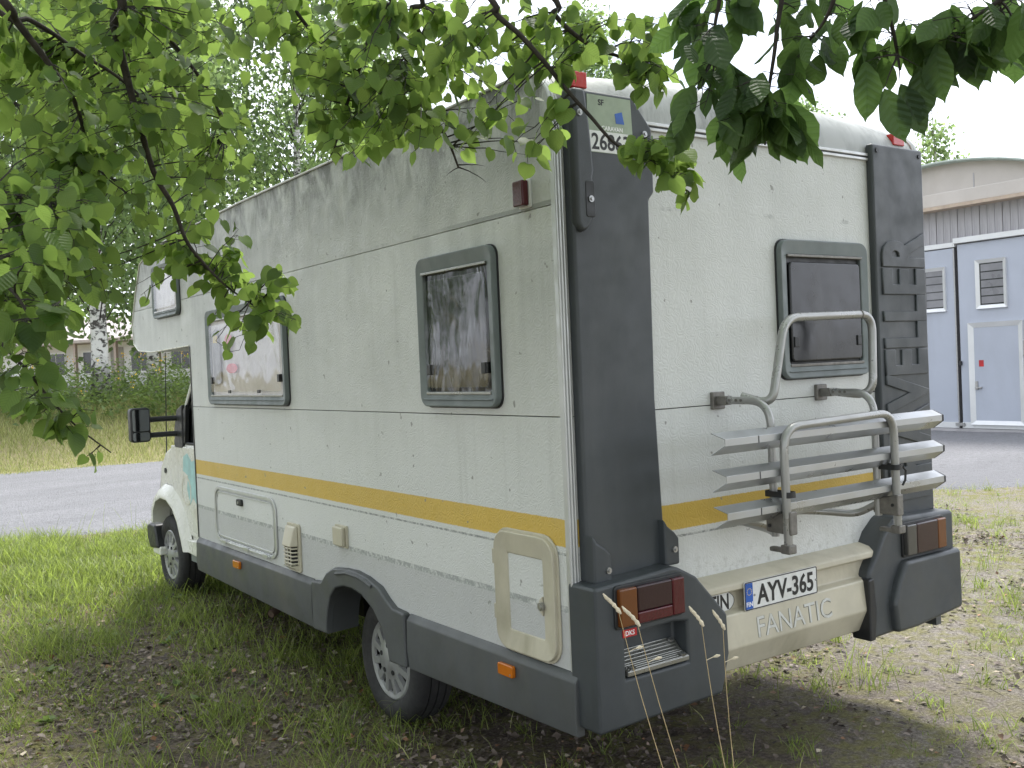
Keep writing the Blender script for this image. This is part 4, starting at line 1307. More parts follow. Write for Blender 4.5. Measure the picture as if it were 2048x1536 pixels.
def door_leaf(x0, x1, ztop, wicket):
    t = empty('folding_door')
    t.parent = hang
    hb('leaf', x0 + 0.02, x1 - 0.02, 0.02, 0.09, 0.11, ztop, 'hangar_door', t, 0.01)
    hb('bottom_rail', x0 + 0.02, x1 - 0.02, 0.085, 0.105, 0.08, 0.20, 'door_frame', t)
    hb('edge_post', x1 - 0.035, x1 - 0.01, 0.02, 0.12, 0.08, ztop, 'steel', t)
    wx0 = x0 + 0.30 * (x1 - x0) - 0.05
    wx1 = wx0 + 0.62
    z0, z1 = 2.47, 3.44
    if not wicket:
        wx0, wx1 = x0 + 0.90, x0 + 1.44
        z0, z1 = 2.47, 3.38
    w_ = build('window_frame', MB().ring([(wx0, z0), (wx1, z0), (wx1, z1), (wx0, z1)], [(wx0 + 0.07, z0 + 0.07), (wx1 - 0.07, z0 + 0.07), (wx1 - 0.07, z1 - 0.07), (wx0 + 0.07, z1 - 0.07)], 'y', -flip * 0.088, -flip * 0.14, d1i=-flip * 0.10), 'door_frame', t, smooth=False)
    hb('window_pane', wx0 + 0.06, wx1 - 0.06, 0.089, 0.096, z0 + 0.06, z1 - 0.06, 'dark_window', t)
    for i in range(5):
        zz = z0 + 0.10 + i * 0.16
        hb('slat', wx0 + 0.10, wx1 - 0.07, 0.0965, 0.099, zz, zz + 0.135, 'slat_grey', t)
    if wicket:
        dx0, dx1, dz = x0 + 0.22, x1 - 0.20, 2.20
        build('wicket_frame', MB().ring([(dx0, 0.16), (dx1, 0.16), (dx1, dz), (dx0, dz)], [(dx0 + 0.10, 0.24), (dx1 - 0.10, 0.24), (dx1 - 0.10, dz - 0.10), (dx0 + 0.10, dz - 0.10)], 'y', -flip * 0.088, -flip * 0.15, d1i=-flip * 0.11), 'door_frame', t, smooth=False)
        hb('wicket_door', dx0 + 0.09, dx1 - 0.09, 0.089, 0.106, 0.23, dz - 0.09, 'hangar_door', t, 0.004)
        hb('handle', dx0 + 0.11, dx0 + 0.25, 0.11, 0.15, 0.885, 0.915, 'steel', t, 0.006)
        hb('lock_plate', dx0 + 0.11, dx0 + 0.16, 0.105, 0.13, 0.86, 1.03, 'steel', t, 0.004)
        hb('notice', dx0 + 0.19, dx0 + 0.29, 0.1065, 0.1085, 1.32, 1.45, 'sticker_red', t)
        hb('hinge', dx1 - 0.005, dx1 + 0.03, 0.10, 0.14, 0.4, 0.75, 'steel', t)
        hb('hinge', dx1 - 0.005, dx1 + 0.03, 0.10, 0.14, 1.5, 1.8, 'steel', t)
    return t


for x0, x1, zt, wk in ((-4.05, -2.35, 3.74, False), (-2.35, -0.68, 3.74, False), (-0.68, 0.98, 3.74, False), (1.0, 2.52, 3.80, True), (2.54, 4.1, 3.80, False)):
    door_leaf(x0, x1, zt, wk)
hb('bolt_bracket', 0.90, 1.08, 0.10, 0.16, 0.13, 0.19, 'steel')
hb('door_latch', 1.01, 1.06, 0.10, 0.16, 1.36, 1.44, 'dark_plastic')

# ------------------------------------------------------------------ low white building behind the birches
BA, BBp = at(40, 800, 54), at(520, 790, 47)
bb = empty('outbuilding', (BA.x, BA.y, 0))
bz = float(gh(BA.x, BA.y)) - 0.3
bb.location.z = bz
bdv = (BBp - BA)
bdv.z = 0
bl_ = bdv.length + 8
bb.rotation_euler = (0, 0, math.atan2(bdv.y, bdv.x))
tag(bb, 'long low white building with reddish porch posts behind the birch trunk', 'building')
build('wall', MB().box((-6, 1.6, 0), (bl_, 6.5, 3.3)), 'white_wall', bb)
build('plinth', MB().box((-6.05, 1.5, 0), (bl_, 1.59, 0.75)), 'concrete', bb)
build('roof', MB().add([(-6.5, -0.3, 3.15), (bl_ + .5, -0.3, 3.15), (bl_ + .5, 4, 4.6), (-6.5, 4, 4.6), (bl_ + .5, 8, 3.2), (-6.5, 8, 3.2), (-6.5, -0.3, 3.0), (bl_ + .5, -0.3, 3.0), (bl_ + .5, 8, 3.0), (-6.5, 8, 3.0)],
                        [(0, 1, 2, 3), (3, 2, 4, 5), (0, 6, 7, 1), (6, 9, 8, 7), (5, 4, 8, 9), (0, 3, 5, 9, 6), (1, 7, 8, 4, 2)]), 'tile_roof', bb, smooth=False)
for i, x in enumerate(np.arange(-4.5, bl_, 2.9)):
    build('porch_post', MB().box((x, 0.0, 0), (x + 0.16, 0.16, 3.05)), 'red_post', bb)
for x in (0.3, 3.1, 6.6, 9.4, 12.3):
    wn = build('window', MB().box((x, 1.56, 1.35), (x + 1.5, 1.599, 2.65)), 'door_frame', bb)
    build('pane', MB().box((x + 0.08, 1.545, 1.43), (x + 0.72, 1.559, 2.57)).box((x + 0.78, 1.545, 1.43), (x + 1.42, 1.559, 2.57)), 'dark_window', wn)
build('door', MB().box((5.2, 1.55, 0.7), (6.1, 1.598, 2.75)), 'concrete', bb)


# ------------------------------------------------------------------ leaves and trees
def leaf_base(kind):
    """a leaf of unit length lying in xy, tip along +y, with a fold along the midrib and a curled tip"""
    if kind == 'heart':
        half = [(0.0, 0.02), (0.20, -0.07), (0.40, 0.05), (0.49, 0.27), (0.44, 0.52), (0.29, 0.75), (0.10, 0.91)]
    elif kind == 'elliptic':
        half = [(0.0, 0.0), (0.08, 0.08), (0.20, 0.27), (0.27, 0.50), (0.24, 0.72), (0.12, 0.88), (0.03, 0.96)]
    rib = [(0.0, q[1] if q[1] > 0 else 0.02) for q in half]
    tip = (0.0, 1.06 if kind == 'heart' else 1.04)
    vs, fs = [], []
    fold, curl = 0.16, -0.22
    zc = lambda x, y: fold * abs(x) + curl * (y * y) * 0.5 - 0.10 * x * x
    n = len(half)
    for x, y in rib:
        vs.append((0, y, zc(0, y)))
    ti = len(vs)
    vs.append((0, tip[1], zc(0, tip[1])))
    for sg in (1, -1):
        o = len(vs)
        for i, (x, y) in enumerate(half[1:]):
            vs.append((sg * x, y, zc(x, y) + 0.02 * math.sin(i * 2.1 + sg)))
        for i in range(n - 1):
            a, b = i, i + 1
            c_ = o + i
            if i == 0:
                f = [(a, c_, b)]
            else:
                p_ = o + i - 1
                f = [(a, p_, c_), (a, c_, b)]
            fs += [q if sg > 0 else q[::-1] for q in f]
        f = (n - 1, o + n - 2, ti)
        fs.append(f if sg > 0 else f[::-1])
    return np.array(vs), np.array(fs)


def frames(tipdir, normal):
    y = tipdir / np.linalg.norm(tipdir, axis=-1, keepdims=True)
    x = np.cross(y, normal)
    x /= (np.linalg.norm(x, axis=-1, keepdims=True) + 1e-9)
    z = np.cross(x, y)
    return np.stack([x, y, z], -1)       # columns


def scatter(base, pos, R, size, tints=None):
    bv, bf = base
    m, k = len(pos), len(bv)
    V = np.einsum('mij,kj->mki', R, bv) * np.asarray(size)[:, None, None] + pos[:, None, :]
    F = (bf[None] + (np.arange(m) * k)[:, None, None]).reshape(-1, bf.shape[1])
    tints = rng.random(m) if tints is None else tints
    return V.reshape(-1, 3), F, np.repeat(tints, k)


HEART, ELLIP = leaf_base('heart'), leaf_base('elliptic')


def curve_pts(pts, n=7):
    """smooth a polyline (Catmull-Rom)"""
    P = [Vector(p) for p in pts]
    P = [P[0] * 2 - P[1]] + P + [P[-1] * 2 - P[-2]]
    out = []
    for i in range(1, len(P) - 2):
        for k in range(n):
            t = k / n
            a, b, c_, d_ = P[i - 1], P[i], P[i + 1], P[i + 2]
            out.append(0.5 * ((2 * b) + (c_ - a) * t + (2 * a - 5 * b + 4 * c_ - d_) * t * t + (3 * b - a - 3 * c_ + d_) * t ** 3))
    out.append(P[-2])
    return out


class Tree:
    def __init__(s, name, base, label, leafkind, leafmat, size, leaf_down):
        s.root = empty(name, base)
        s.base = Vector(base)
        tag(s.root, label, 'tree')
        s.limbs, s.leaf_pos, s.leaf_dir, s.leaf_nrm, s.leaf_size = [], [], [], [], []
        s.kind, s.mat, s.size, s.down = leafkind, leafmat, size, leaf_down
        s.twigs = MB()

    def limb(s, pts, r0, r1, name='branch', n_off=0, r_in=0.011):
        c_ = curve_pts([Vector(p) - s.base for p in pts])
        n = len(c_)
        ko = n_off * 7
        rr = [r0 + (r_in - r0) * (i / ko) ** 0.7 if i < ko else (r_in if ko else r0) + (r1 - (r_in if ko else r0)) * ((i - ko) / (n - 1 - ko)) for i in range(n)]
        build(name, MB().tube(c_, rr, 7), 'bark', s.root, smooth=True, ang=80)
        s.limbs.append([q + s.base for q in c_])

    def leaf(s, p, d, scale=1.0):
        s.leaf_pos.append(tuple(p))
        dn = Vector((random.gauss(0, 0.45), random.gauss(0, 0.45), random.gauss(0, 0.3)))
        dd = (d * 0.55 + Vector((0, 0, -1)) * s.down + dn).normalized()
        nn = Vector((random.gauss(0, 1), random.gauss(0, 1), random.gauss(0.9, 0.6)))
        s.leaf_dir.append(tuple(dd))
        s.leaf_nrm.append(tuple(nn))
        s.leaf_size.append(s.size * scale * random.uniform(0.55, 1.22))

    def twig(s, a, b, nleaf, sag=0.05, first=0.15, petiole=0.03):
        a, b = Vector(a), Vector(b)
        L = (b - a).length
        mid = (a + b) / 2 + Vector((random.uniform(-.1, .1), random.uniform(-.1, .1), random.uniform(0, .12))) * L
        pts = []
        for i in range(7):
            t = i / 6
            q = a * (1 - t) ** 2 + mid * 2 * t * (1 - t) + b * t * t
            q.z -= sag * L * t * t
            q += Vector((random.uniform(-1, 1), random.uniform(-1, 1), random.uniform(-1, 1))) * 0.012 * L
            pts.append(q)
        r = 0.0022 + 0.0028 * min(1, L)
        s.twigs.tube([q - s.base for q in pts], [r * (1 - 0.8 * i / 6) for i in range(7)], 4, cap=False)
        for k in range(nleaf):
            t = first + (1 - first) * (k + random.uniform(-.3, .3)) / max(1, nleaf - 1)
            t = max(0.02, min(1, t))
            i = min(5, int(t * 6))
            q = pts[i].lerp(pts[i + 1], t * 6 - i)
            d = (pts[i + 1] - pts[i]).normalized()
            sd = d.cross(Vector((0, 0, 1)))
            sd = (sd.normalized() if sd.length > 0.05 else Vector((1, 0, 0))) * (1 if k % 2 else -1)
            pd = (d * 0.4 + sd * 0.8 + Vector((0, 0, random.uniform(-.5, .2)))).normalized()
            e = q + pd * petiole * random.uniform(0.6, 1.3)
            s.twigs.tube([q - s.base, e - s.base], 0.0009, 3, cap=False)
            s.leaf(e, pd)

    def reach(s, target, nleaf, maxl=0.55, limbs=None):
        """a twig from the nearest limb towards a target point"""
        T = Vector(target)
        best, bd = None, 1e9
        for lb in (limbs or s.limbs):
            for q in lb:
                d_ = (q - T).length
                if d_ < bd:
                    best, bd = q, d_
        if bd > maxl:                       # add a side branch first
            mid = T + (best - T).normalized() * maxl * 0.8
            path = [best, best.lerp(mid, 0.5) + Vector((0, 0, 0.08 * bd)), mid]
            c_ = curve_pts([q - s.base for q in path], 4)
            s.twigs.tube(c_, [0.006 - 0.003 * i / (len(c_) - 1) for i in range(len(c_))], 5, cap=False)
            s.limbs.append([q + s.base for q in c_])
            best = mid
        s.twig(best, T, nleaf)

    def finish(s, n_parts, extra=None):
        base = HEART if s.kind == 'heart' else ELLIP
        build('twigs', s.twigs, 'twig', s.root, smooth=False)['kind'] = 'stuff'
        pos = np.array(s.leaf_pos)
        R = frames(np.array(s.leaf_dir), np.array(s.leaf_nrm))
        size = np.array(s.leaf_size)
        # leaves that show largest in the picture become parts of their own
        app = []
        for p_, z_ in zip(pos, size):
            u, v, d_ = pix(p_)
            app.append(z_ / d_ if (-20 < u < 2068 and -20 < v < 1556 and d_ > 0.3) else 0)
        order = np.argsort(-np.array(app))
        own = [i for i in order[:n_parts] if app[i] > 0]
        variants = []
        for v_ in range(4):
            bv = base[0].copy()
            bv[:, 2] += 0.10 * math.sin(v_ * 2.1) * bv[:, 1] ** 2 + (v_ - 1.5) * 0.10 * np.abs(bv[:, 0])
            bv[:, 0] += (v_ - 1.5) * 0.04 * bv[:, 1] ** 2
            bv[:, 2] += 0.05 * np.sin(bv[:, 1] * 7 + v_ * 1.9 + np.sign(bv[:, 0])) * np.abs(bv[:, 0]) * 2
            me = np_mesh('leaf', bv, base[1], smooth=True)
            me.materials.append(M[s.mat + '_near'])
            variants.append(me)
        for n_, i in enumerate(own):
            o = link('leaf', variants[n_ % 4], s.root)
            mtx = Matrix([list(R[i][k] * size[i]) + [pos[i][k] - s.base[k]] for k in range(3)] + [[0, 0, 0, 1]])
            o.matrix_local = mtx
        rest = np.setdiff1d(np.arange(len(pos)), np.array(own))
        P, RR, SS = pos[rest], R[rest], size[rest]
        if extra is not None:
            P, RR, SS = np.concatenate([P, extra[0]]), np.concatenate([RR, extra[1]]), np.concatenate([SS, extra[2]])
        if len(P):
            V, F, T = scatter(base, P - np.array(s.base), RR, SS)
            o = link('foliage', np_mesh('foliage', V, F, T, smooth=True), s.root, [s.mat])
            o['kind'] = 'stuff'


def rand_frames(n, down=0.5):
    d = rng.normal(size=(n, 3)) * 0.7 + np.array([0, 0, -down])
    nr = rng.normal(size=(n, 3)) + np.array([0, 0, 1.0])
    return frames(d, nr)


def canopy(n, boxes, size, clumps=None):
    """leaves of the crown above the picture"""
    P = []
    for (x0, x1, y0, y1, z0, z1, w_) in boxes:
        k = int(n * w_)
        nc = max(6, k // 40)
        c_ = np.stack([rng.uniform(x0, x1, nc), rng.uniform(y0, y1, nc), rng.uniform(z0, z1, nc)], -1)
        q = c_[rng.integers(0, nc, k)] + rng.normal(size=(k, 3)) * np.array([0.32, 0.32, 0.16])
        P.append(q)
    P = np.concatenate(P)
    d_ = P - np.array(CAM)
    z_ = d_ @ np.array(CF)
    v_ = (d_ @ np.array(CU)) / np.maximum(z_, 1e-3)
    u_ = (d_ @ np.array(CR)) / np.maximum(z_, 1e-3)
    keep = (z_ < 0.2) | (v_ > 0.41) | (np.abs(u_) > 0.56)
    keep &= P[:, 2] > 2.75
    P = P[keep]
    return P, rand_frames(len(P)), rng.uniform(0.75, 1.25, len(P)) * size


# ---- linden whose boughs hang into the picture
lt = Tree('linden_tree', (-4.3, 1.2, -0.04), 'linden tree with round heart shaped leaves hanging over the motorhome side', 'heart', 'linden_leaf', 0.049, 0.75)
build('trunk', MB().tube(curve_pts([(0, 0, -0.1), (0.03, 0.02, 0.8), (0.0, 0.05, 2.4), (0.1, -0.05, 4.2), (0.15, -0.1, 6.2)]), [0.30 - 0.20 * i / 28 for i in range(29)], 14), 'bark', lt.root, ang=80)
TR = lambda z: Vector((-4.25, 1.18, z))


def bough(entry, tr_z, rest, r0, r1, r_in=0.008):
    """limb from the trunk, over the top edge of the picture, then down through the given points"""
    e = rest[0]
    up = e + Vector((0, 0, 0.55)) + (TR(tr_z) - e) * 0.18
    lt.limb([TR(tr_z), TR(tr_z).lerp(up, 0.5) + Vector((0, 0, 0.35)), up] + rest, r0, r1, n_off=3, r_in=r_in)


def scr(d0, d1, *pp):
    n = len(pp)
    return [at(x, y, d0 + (d1 - d0) * i / (n - 1)) for i, (x, y) in enumerate(pp)]


bough(None, 2.9, scr(2.5, 2.9, (-30, -40), (35, 45), (100, 130), (150, 205), (172, 285), (180, 330)), 0.05, 0.003, 0.012)
bough(None, 3.1, scr(2.6, 3.1, (205, -60), (228, 50), (250, 140), (275, 235), (308, 345), (345, 410), (372, 480), (402, 520), (450, 570), (520, 620)), 0.05, 0.002, 0.013)
bough(None, 3.0, scr(2.9, 3.4, (270, -60), (310, 40), (370, 115), (425, 195), (452, 270)), 0.045, 0.004)
bough(None, 3.0, scr(2.6, 3.0, (-40, -10), (60, 40), (110, 70), (165, 110), (230, 150), (290, 200)), 0.045, 0.004)
bough(None, 3.7, scr(2.5, 2.9, (735, -60), (770, 20), (812, 115), (850, 205), (893, 275), (917, 335)), 0.045, 0.003)
bough(None, 3.8, scr(2.6, 2.8, (800, -60), (822, 20), (842, 75), (852, 112)), 0.04, 0.003)
bough(None, 3.9, scr(2.4, 2.6, (930, -60), (990, 25), (1040, 70), (1092, 128), (1125, 170), (1180, 232), (1232, 288), (1310, 335), (1385, 390)), 0.045, 0.003)
bough(None, 3.4, scr(2.8, 3.0, (690, -60), (735, 50), (728, 110), (700, 190), (680, 255), (668, 300)), 0.04, 0.003)
bough(None, 3.3, scr(2.9, 3.1, (540, -60), (590, 20), (640, 90), (660, 150)), 0.04, 0.003)
bough(None, 3.9, scr(2.5, 2.7, (1060, -60), (1110, 30), (1180, 90), (1260, 120), (1330, 150)), 0.04, 0.003)
lt.limb([TR(2.3), at(-1400, 300, 2.2), at(-700, 420, 2.2), at(-300, 540, 2.25), at(-60, 640, 2.25), at(30, 715, 2.25), at(90, 785, 2.3), at(150, 850, 2.3), at(222, 905, 2.35)], 0.018, 0.0015, n_off=4, r_in=0.0045)
lt.limb([TR(2.5), at(-1300, 150, 2.1), at(-600, 320, 1.95), at(-200, 450, 1.85), at(0, 560, 1.8), at(70, 650, 1.8)], 0.018, 0.002, n_off=3, r_in=0.006)
lt.limb([TR(2.7), at(-1300, 100, 2.3), at(-600, 230, 2.35), at(-200, 330, 2.35), at(0, 385, 2.35), at(80, 400, 2.35), at(150, 420, 2.4)], 0.018, 0.002, n_off=4, r_in=0.007)
base_limbs = list(lt.limbs)


def fill(tree, n, x0, x1, y0, y1, d0, d1, nl=(5, 8), test=None, limbs=None):
    k = 0
    tries = 0
    while k < n and tries < n * 30:
        tries += 1
        x, y = random.uniform(x0, x1), random.uniform(y0, y1)
        if test and not test(x, y):
            continue
        tree.reach(at(x, y, random.uniform(d0, d1)), random.randint(*nl), limbs=limbs)
        k += 1


fill(lt, 310, -40, 490, -30, 400, 2.5, 4.4, test=lambda x, y: y < 400 - 0.25 * max(0, x - 250) and not (330 < y and 150 < x < 250))
fill(lt, 75, -30, 190, 330, 600, 2.0, 3.0, test=lambda x, y: x < 220 - 0.35 * (y - 330))
fill(lt, 25, 275, 480, 400, 630, 2.9, 3.5, nl=(4, 7))
fill(lt, 19, 430, 595, 530, 695, 2.9, 3.4, nl=(4, 6), test=lambda x, y: y < 720 - (x - 430) * 0.5)
fill(lt, 44, 480, 740, -20, 300, 2.7, 3.2, test=lambda x, y: y < 180 + 0.9 * max(0, x - 560) and not (500 < x < 570 and y > 60))
fill(lt, 84, 680, 1090, -20, 300, 2.4, 3.0, test=lambda x, y: y < 300 - 0.05 * abs(x - 850) and not (930 < x and y > 270))
fill(lt, 22, 1080, 1350, 10, 190, 2.4, 2.7, test=lambda x, y: y < 120 or x < 1110 or x > 1260)
fill(lt, 13, 1260, 1400, 230, 390, 2.4, 2.6, test=lambda x, y: abs(y - (190 + (x - 1200) * 0.95)) < 45 and x > 1275)
fill(lt, 7, 1010, 1110, 250, 330, 2.55, 2.75, nl=(3, 5))
fill(lt, 16, -40, 130, 480, 720, 1.65, 2.0, nl=(4, 6))
fill(lt, 8, 0, 120, 690, 830, 2.2, 2.35, nl=(3, 5))
fill(lt, 6, 100, 235, 800, 910, 2.25, 2.4, nl=(3, 5), test=lambda x, y: abs(y - (780 + (x - 90) * 0.95)) < 50)
fill(lt, 9, 90, 260, 540, 680, 2.3, 2.6, nl=(4, 6), test=lambda x, y: y < 560 + (260 - x) * 0.6)
for lb_, (nn, lo, hi) in zip(base_limbs[-3:], ((16, 5, 30), (14, 4, 22), (16, 5, 30))):
    for k in range(nn):
        q = lb_[random.randint(lo, min(hi, len(lb_) - 1))]
        if -60 < pix(q)[0]:
            continue
        lt.twig(q, q + Vector((random.uniform(-.3, .3), random.uniform(-.3, .3), random.uniform(-.3, .1))), random.randint(5, 8))
# bare ends
for a, b in (((915, 330), (970, 330)), ((917, 335), (972, 362)), ((917, 335), (893, 350)), ((668, 300), (655, 325)), ((668, 300), (690, 322))):
    lt.twig(at(*a, 2.9), at(*b, 2.9), 0)
crown = canopy(18000, [(-7.5, -1.0, -4.5, 4.5, 3.9, 7.5, 0.45), (-2.2, 1.6, -3.4, 3.0, 3.9, 6.5, 0.40), (-6.5, -3.2, 2.0, 6.0, 2.6, 6.0, 0.15)], 0.085)
for a in ((-2.0, -0.5, 4.6), (-0.3, 0.5, 4.9), (-5.8, -1.5, 5.0), (-3.0, -3.0, 4.8), (-5.5, 3.5, 4.6)):
    lt.limb([TR(3.6), TR(4.2).lerp(Vector(a), 0.5), Vector(a)], 0.08, 0.015)
lt.finish(300, crown)

# ---- second tree with larger pointed leaves, trunk to the right of the camera
rt = Tree('broadleaf_tree', (2.2, -3.6, -0.04), 'dark tree with larger pointed oval leaves hanging beside the hangar view', 'elliptic', 'dark_leaf', 0.090, 0.85)
build('trunk', MB().tube(curve_pts([(0, 0, -0.1), (0.02, 0.0, 1.0), (-0.05, 0.05, 2.4), (-0.1, 0.1, 4.2)]), [0.16 - 0.09 * i / 21 for i in range(22)], 12), 'bark', rt.root, ang=80)
T2 = Vector((2.12, -3.52, 3.2))
for d0, d1, pp in ((1.9, 2.0, ((1590, -90), (1560, 20), (1548, 110), (1535, 200), (1530, 290))),
                   (1.9, 2.0, ((1420, -90), (1440, -20), (1430, 50), (1425, 120))),
                   (1.75, 1.85, ((1760, -90), (1775, 10), (1790, 80), (1800, 140))),
                   (1.7, 1.8, ((2080, -60), (2000, 0), (1940, 40), (1880, 70))),
                   (1.8, 1.9, ((1680, -90), (1670, -10), (1650, 40), (1620, 80)))):
    pts = scr(d0, d1, *pp)
    up = pts[0] + Vector((0.15, -0.1, 0.35))
    rt.limb([T2, T2.lerp(up, 0.5) + Vector((0, 0, 0.3)), up] + pts, 0.03, 0.002, n_off=3, r_in=0.006)
fill(rt, 19, 1380, 1640, -30, 200, 1.85, 2.1, nl=(4, 7))
fill(rt, 8, 1450, 1600, 180, 290, 1.9, 2.0, nl=(3, 6))
fill(rt, 4, 1395, 1470, 120, 240, 1.9, 2.0, nl=(2, 4))
fill(rt, 22, 1640, 2060, -40, 110, 1.7, 1.95, nl=(4, 6), test=lambda x, y: y < 60 + 0.11 * (x - 1640))
for (px_, py_) in ((1768, 175), (1800, 165), (1838, 130), (1730, 120)):
    a_, b_ = at(1795, 110, 1.8), at(px_, py_, 1.8)
    rt.twig(a_, b_, 0)
    rt.leaf_pos.append(tuple(b_))
    rt.leaf_dir.append(tuple(Vector((0, 0, -1)) + CR * random.uniform(-.25, .45)))
    rt.leaf_nrm.append(tuple(-CF + CR * random.uniform(-.5, .5)))
    rt.leaf_size.append(0.105)
crown = canopy(3500, [(-1.2, 3.6, -5.0, -1.2, 3.0, 5.0, 1.0)], 0.11)
rt.finish(300, crown)


# ---- background trees
def bg_tree(seed, height, crown_r, crown_lo, n_clumps, per, leaf, trunk_r, droop=0.6, spread=0.5):
    r_ = np.random.default_rng(seed)
    bend = r_.normal(0, 0.25, 2)
    tp = lambda t: np.array([bend[0] * math.sin(t * 2.5), bend[1] * math.sin(t * 2.1 + 1) - bend[1] * math.sin(1), t * height])
    tk = MB().tube([tp(i / 14) for i in range(15)], [trunk_r * (1.25 if i == 0 else 1) * (1 - 0.93 * i / 14) + 0.01 for i in range(15)], 10)
    limbs = MB()
    P = []
    for k in range(n_clumps):
        t = crown_lo + (1 - crown_lo) * r_.random() ** 0.85
        rr = crown_r * (math.sin(min(1, (t - crown_lo) / (1 - crown_lo) * 0.92 + 0.12) * math.pi) ** 0.6) * (0.25 + 0.75 * r_.random() ** 0.6)
        a = r_.random() * 2 * math.pi
        c_ = tp(t) + np.array([math.cos(a) * rr, math.sin(a) * rr, 0.25 * rr])
        if k % 3 == 0:
            s0 = tp(max(0.12, t - 0.08))
            m0 = (s0 + c_) / 2 + np.array([0, 0, 0.15 * rr])
            limbs.tube([s0, m0, c_], [0.012 + 0.012 * (1 - t) * trunk_r * 8, 0.012, 0.005], 4, cap=False)
        q = r_.normal(size=(per, 3)) * np.array([spread, spread, spread * 0.75])
        q[:, 2] -= np.abs(r_.normal(size=per)) * droop
        P.append(c_ + q)
    P = np.concatenate(P)
    m = len(P)
    d_ = r_.normal(size=(m, 3)) + np.array([0, 0, -0.8])
    R = frames(d_, r_.normal(size=(m, 3)))
    base = (np.array([(-0.38, 0.35, 0), (0, 0, 0.05), (0.38, 0.35, 0), (0, 1, -0.05)]), np.array([(0, 1, 2, 3)]))
    V, F, T = scatter(base, P, R, leaf * r_.uniform(0.6, 1.4, m), r_.random(m))
    tm_, lm_, cm_ = tk.mesh('trunk'), limbs.mesh('limbs'), np_mesh('crown', V, F, T)
    tm_.shade_smooth()
    tm_.materials.append(M['birch_bark'])
    lm_.materials.append(M['twig'])
    cm_.materials.append(M['birch_leaf'])
    return tm_, lm_, cm_


def place_tree(name, meshes, px, py, depth, label, group=None, scale=1.0, rot=0.0, zoff=-0.1):
    P = at(px, py, depth)
    z = float(gh(P.x, P.y)) + zoff
    o = empty(name, (P.x, P.y, z))
    o.scale = (scale, scale, scale)
    o.rotation_euler = (0, 0, rot)
    tag(o, label, 'tree', group)
    for nm, me in zip(('trunk', 'limbs', 'crown'), meshes):
        link(nm, me, o)
    return o


TA = bg_tree(1, 19, 3.3, 0.16, 390, 45, 0.195, 0.26)
TB = bg_tree(2, 17, 3.8, 0.14, 390, 45, 0.205, 0.22)
TC = bg_tree(3, 21, 3.0, 0.22, 330, 45, 0.195, 0.20)
TD = bg_tree(5, 12, 1.35, 0.35, 110, 30, 0.20, 0.12, droop=1.1, spread=0.28)
place_tree('birch_tree', TA, 203, 800, 30, 'birch with thick black and white trunk standing before the white building')
gp = 'birches in the row behind the road'
lb = 'tall leafy birch in the row beyond the gravel road'
for i, (px, d_, me, sc) in enumerate(((-60, 36, TB, 1.0), (75, 40, TC, 1.0), (310, 37, TB, 1.05), (415, 44, TA, 1.0), (600, 36, TC, 0.92), (690, 46, TB, 0.98), (140, 62, TA, 1.1), (800, 55, TC, 1.0), (-150, 44, TA, 1.0))):
    place_tree('birch_tree', me, px, 800, d_, lb, gp, sc, i * 1.3)
for i, (x, y, me, sc) in enumerate(((-16, 12, TB, 0.9), (-20, 3, TA, 0.95), (-15, -7, TC, 0.9), (-10, 20, TB, 1.0), (-6, -15, TB, 0.9), (6, -18, TA, 0.9))):  # unseen birches added for the windows to reflect and to dim sky light
    o = empty('birch_tree', (x, y, float(gh(x, y)) - 0.1))
    o.scale = (sc, sc, sc)
    o.rotation_euler = (0, 0, i * 2.1)
    tag(o, 'unseen birch added across from the motorhome for window reflections and shading', 'tree', 'unseen birches added for reflections and shading')
    for nm, me_ in zip(('trunk', 'limbs', 'crown'), me):
        link(nm, me_, o)
place_tree('birch_tree', TC, 1215, 760, 46, 'tree whose thin crown rises above the motorhome roof beside the red clearance light', None, 0.86, 2.2)
place_tree('broadleaf_tree', TB, 1625, 720, 47, 'rounded tree crown rising above the middle of the motorhome rear roof edge', None, 0.80, 0.7)
place_tree('weeping_birch', TD, 1893, 700, 62, 'slender weeping birch top showing above the hangar roof', None, 1.40, 0.4)


# ------------------------------------------------------------------ grass, litter, weeds
def blades(P, h, wd, lean, bend=0.5):
    n = len(P)
    a = rng.random(n) * 2 * math.pi
    b = rng.random(n) * 2 * math.pi
    side = np.stack([np.cos(b), np.sin(b), np.zeros(n)], -1) * (wd / 2)[:, None]
    ld = np.stack([np.cos(a), np.sin(a), np.zeros(n)], -1)
    lv = (lean * h)[:, None]
    up = np.array([0, 0, 1.0])
    p1 = P + up * (h * 0.45)[:, None] + ld * lv * 0.3
    p2 = P + up * (h * 0.80)[:, None] + ld * lv * 0.75
    p3 = P + up * (h * (1 - 0.35 * lean))[:, None] + ld * lv * 1.3
    V = np.stack([P - side, P + side, p1 - side * .85, p1 + side * .85, p2 - side * .5, p2 + side * .5, p3], 1)
    base = np.array([(0, 1, 3), (0, 3, 2), (2, 3, 5), (2, 5, 4), (4, 5, 6)])
    F = (base[None] + (np.arange(n) * 7)[:, None, None]).reshape(-1, 3)
    return V.reshape(-1, 3), F, np.repeat(rng.random(n), 7)


def in_wheels(x, y):
    return False


def edge_y(x):
    return 9.55 - 0.60 * x


def scatter_xy(n, x0, x1, y0, y1, dens=None):
    P = np.stack([rng.uniform(x0, x1, n), rng.uniform(y0, y1, n)], -1)
    if dens is not None:
        P = P[rng.random(n) < dens(P[:, 0], P[:, 1])]
    return P


def lump(x, y, s, seed):
    return np.array([mnoise.noise((a * s + seed, b * s, seed * 1.7)) for a, b in zip(x, y)]) * 0.5 + 0.5


def to3(P, dz=-0.01):
    return np.stack([P[:, 0], P[:, 1], gh(P[:, 0], P[:, 1]) + dz], -1)


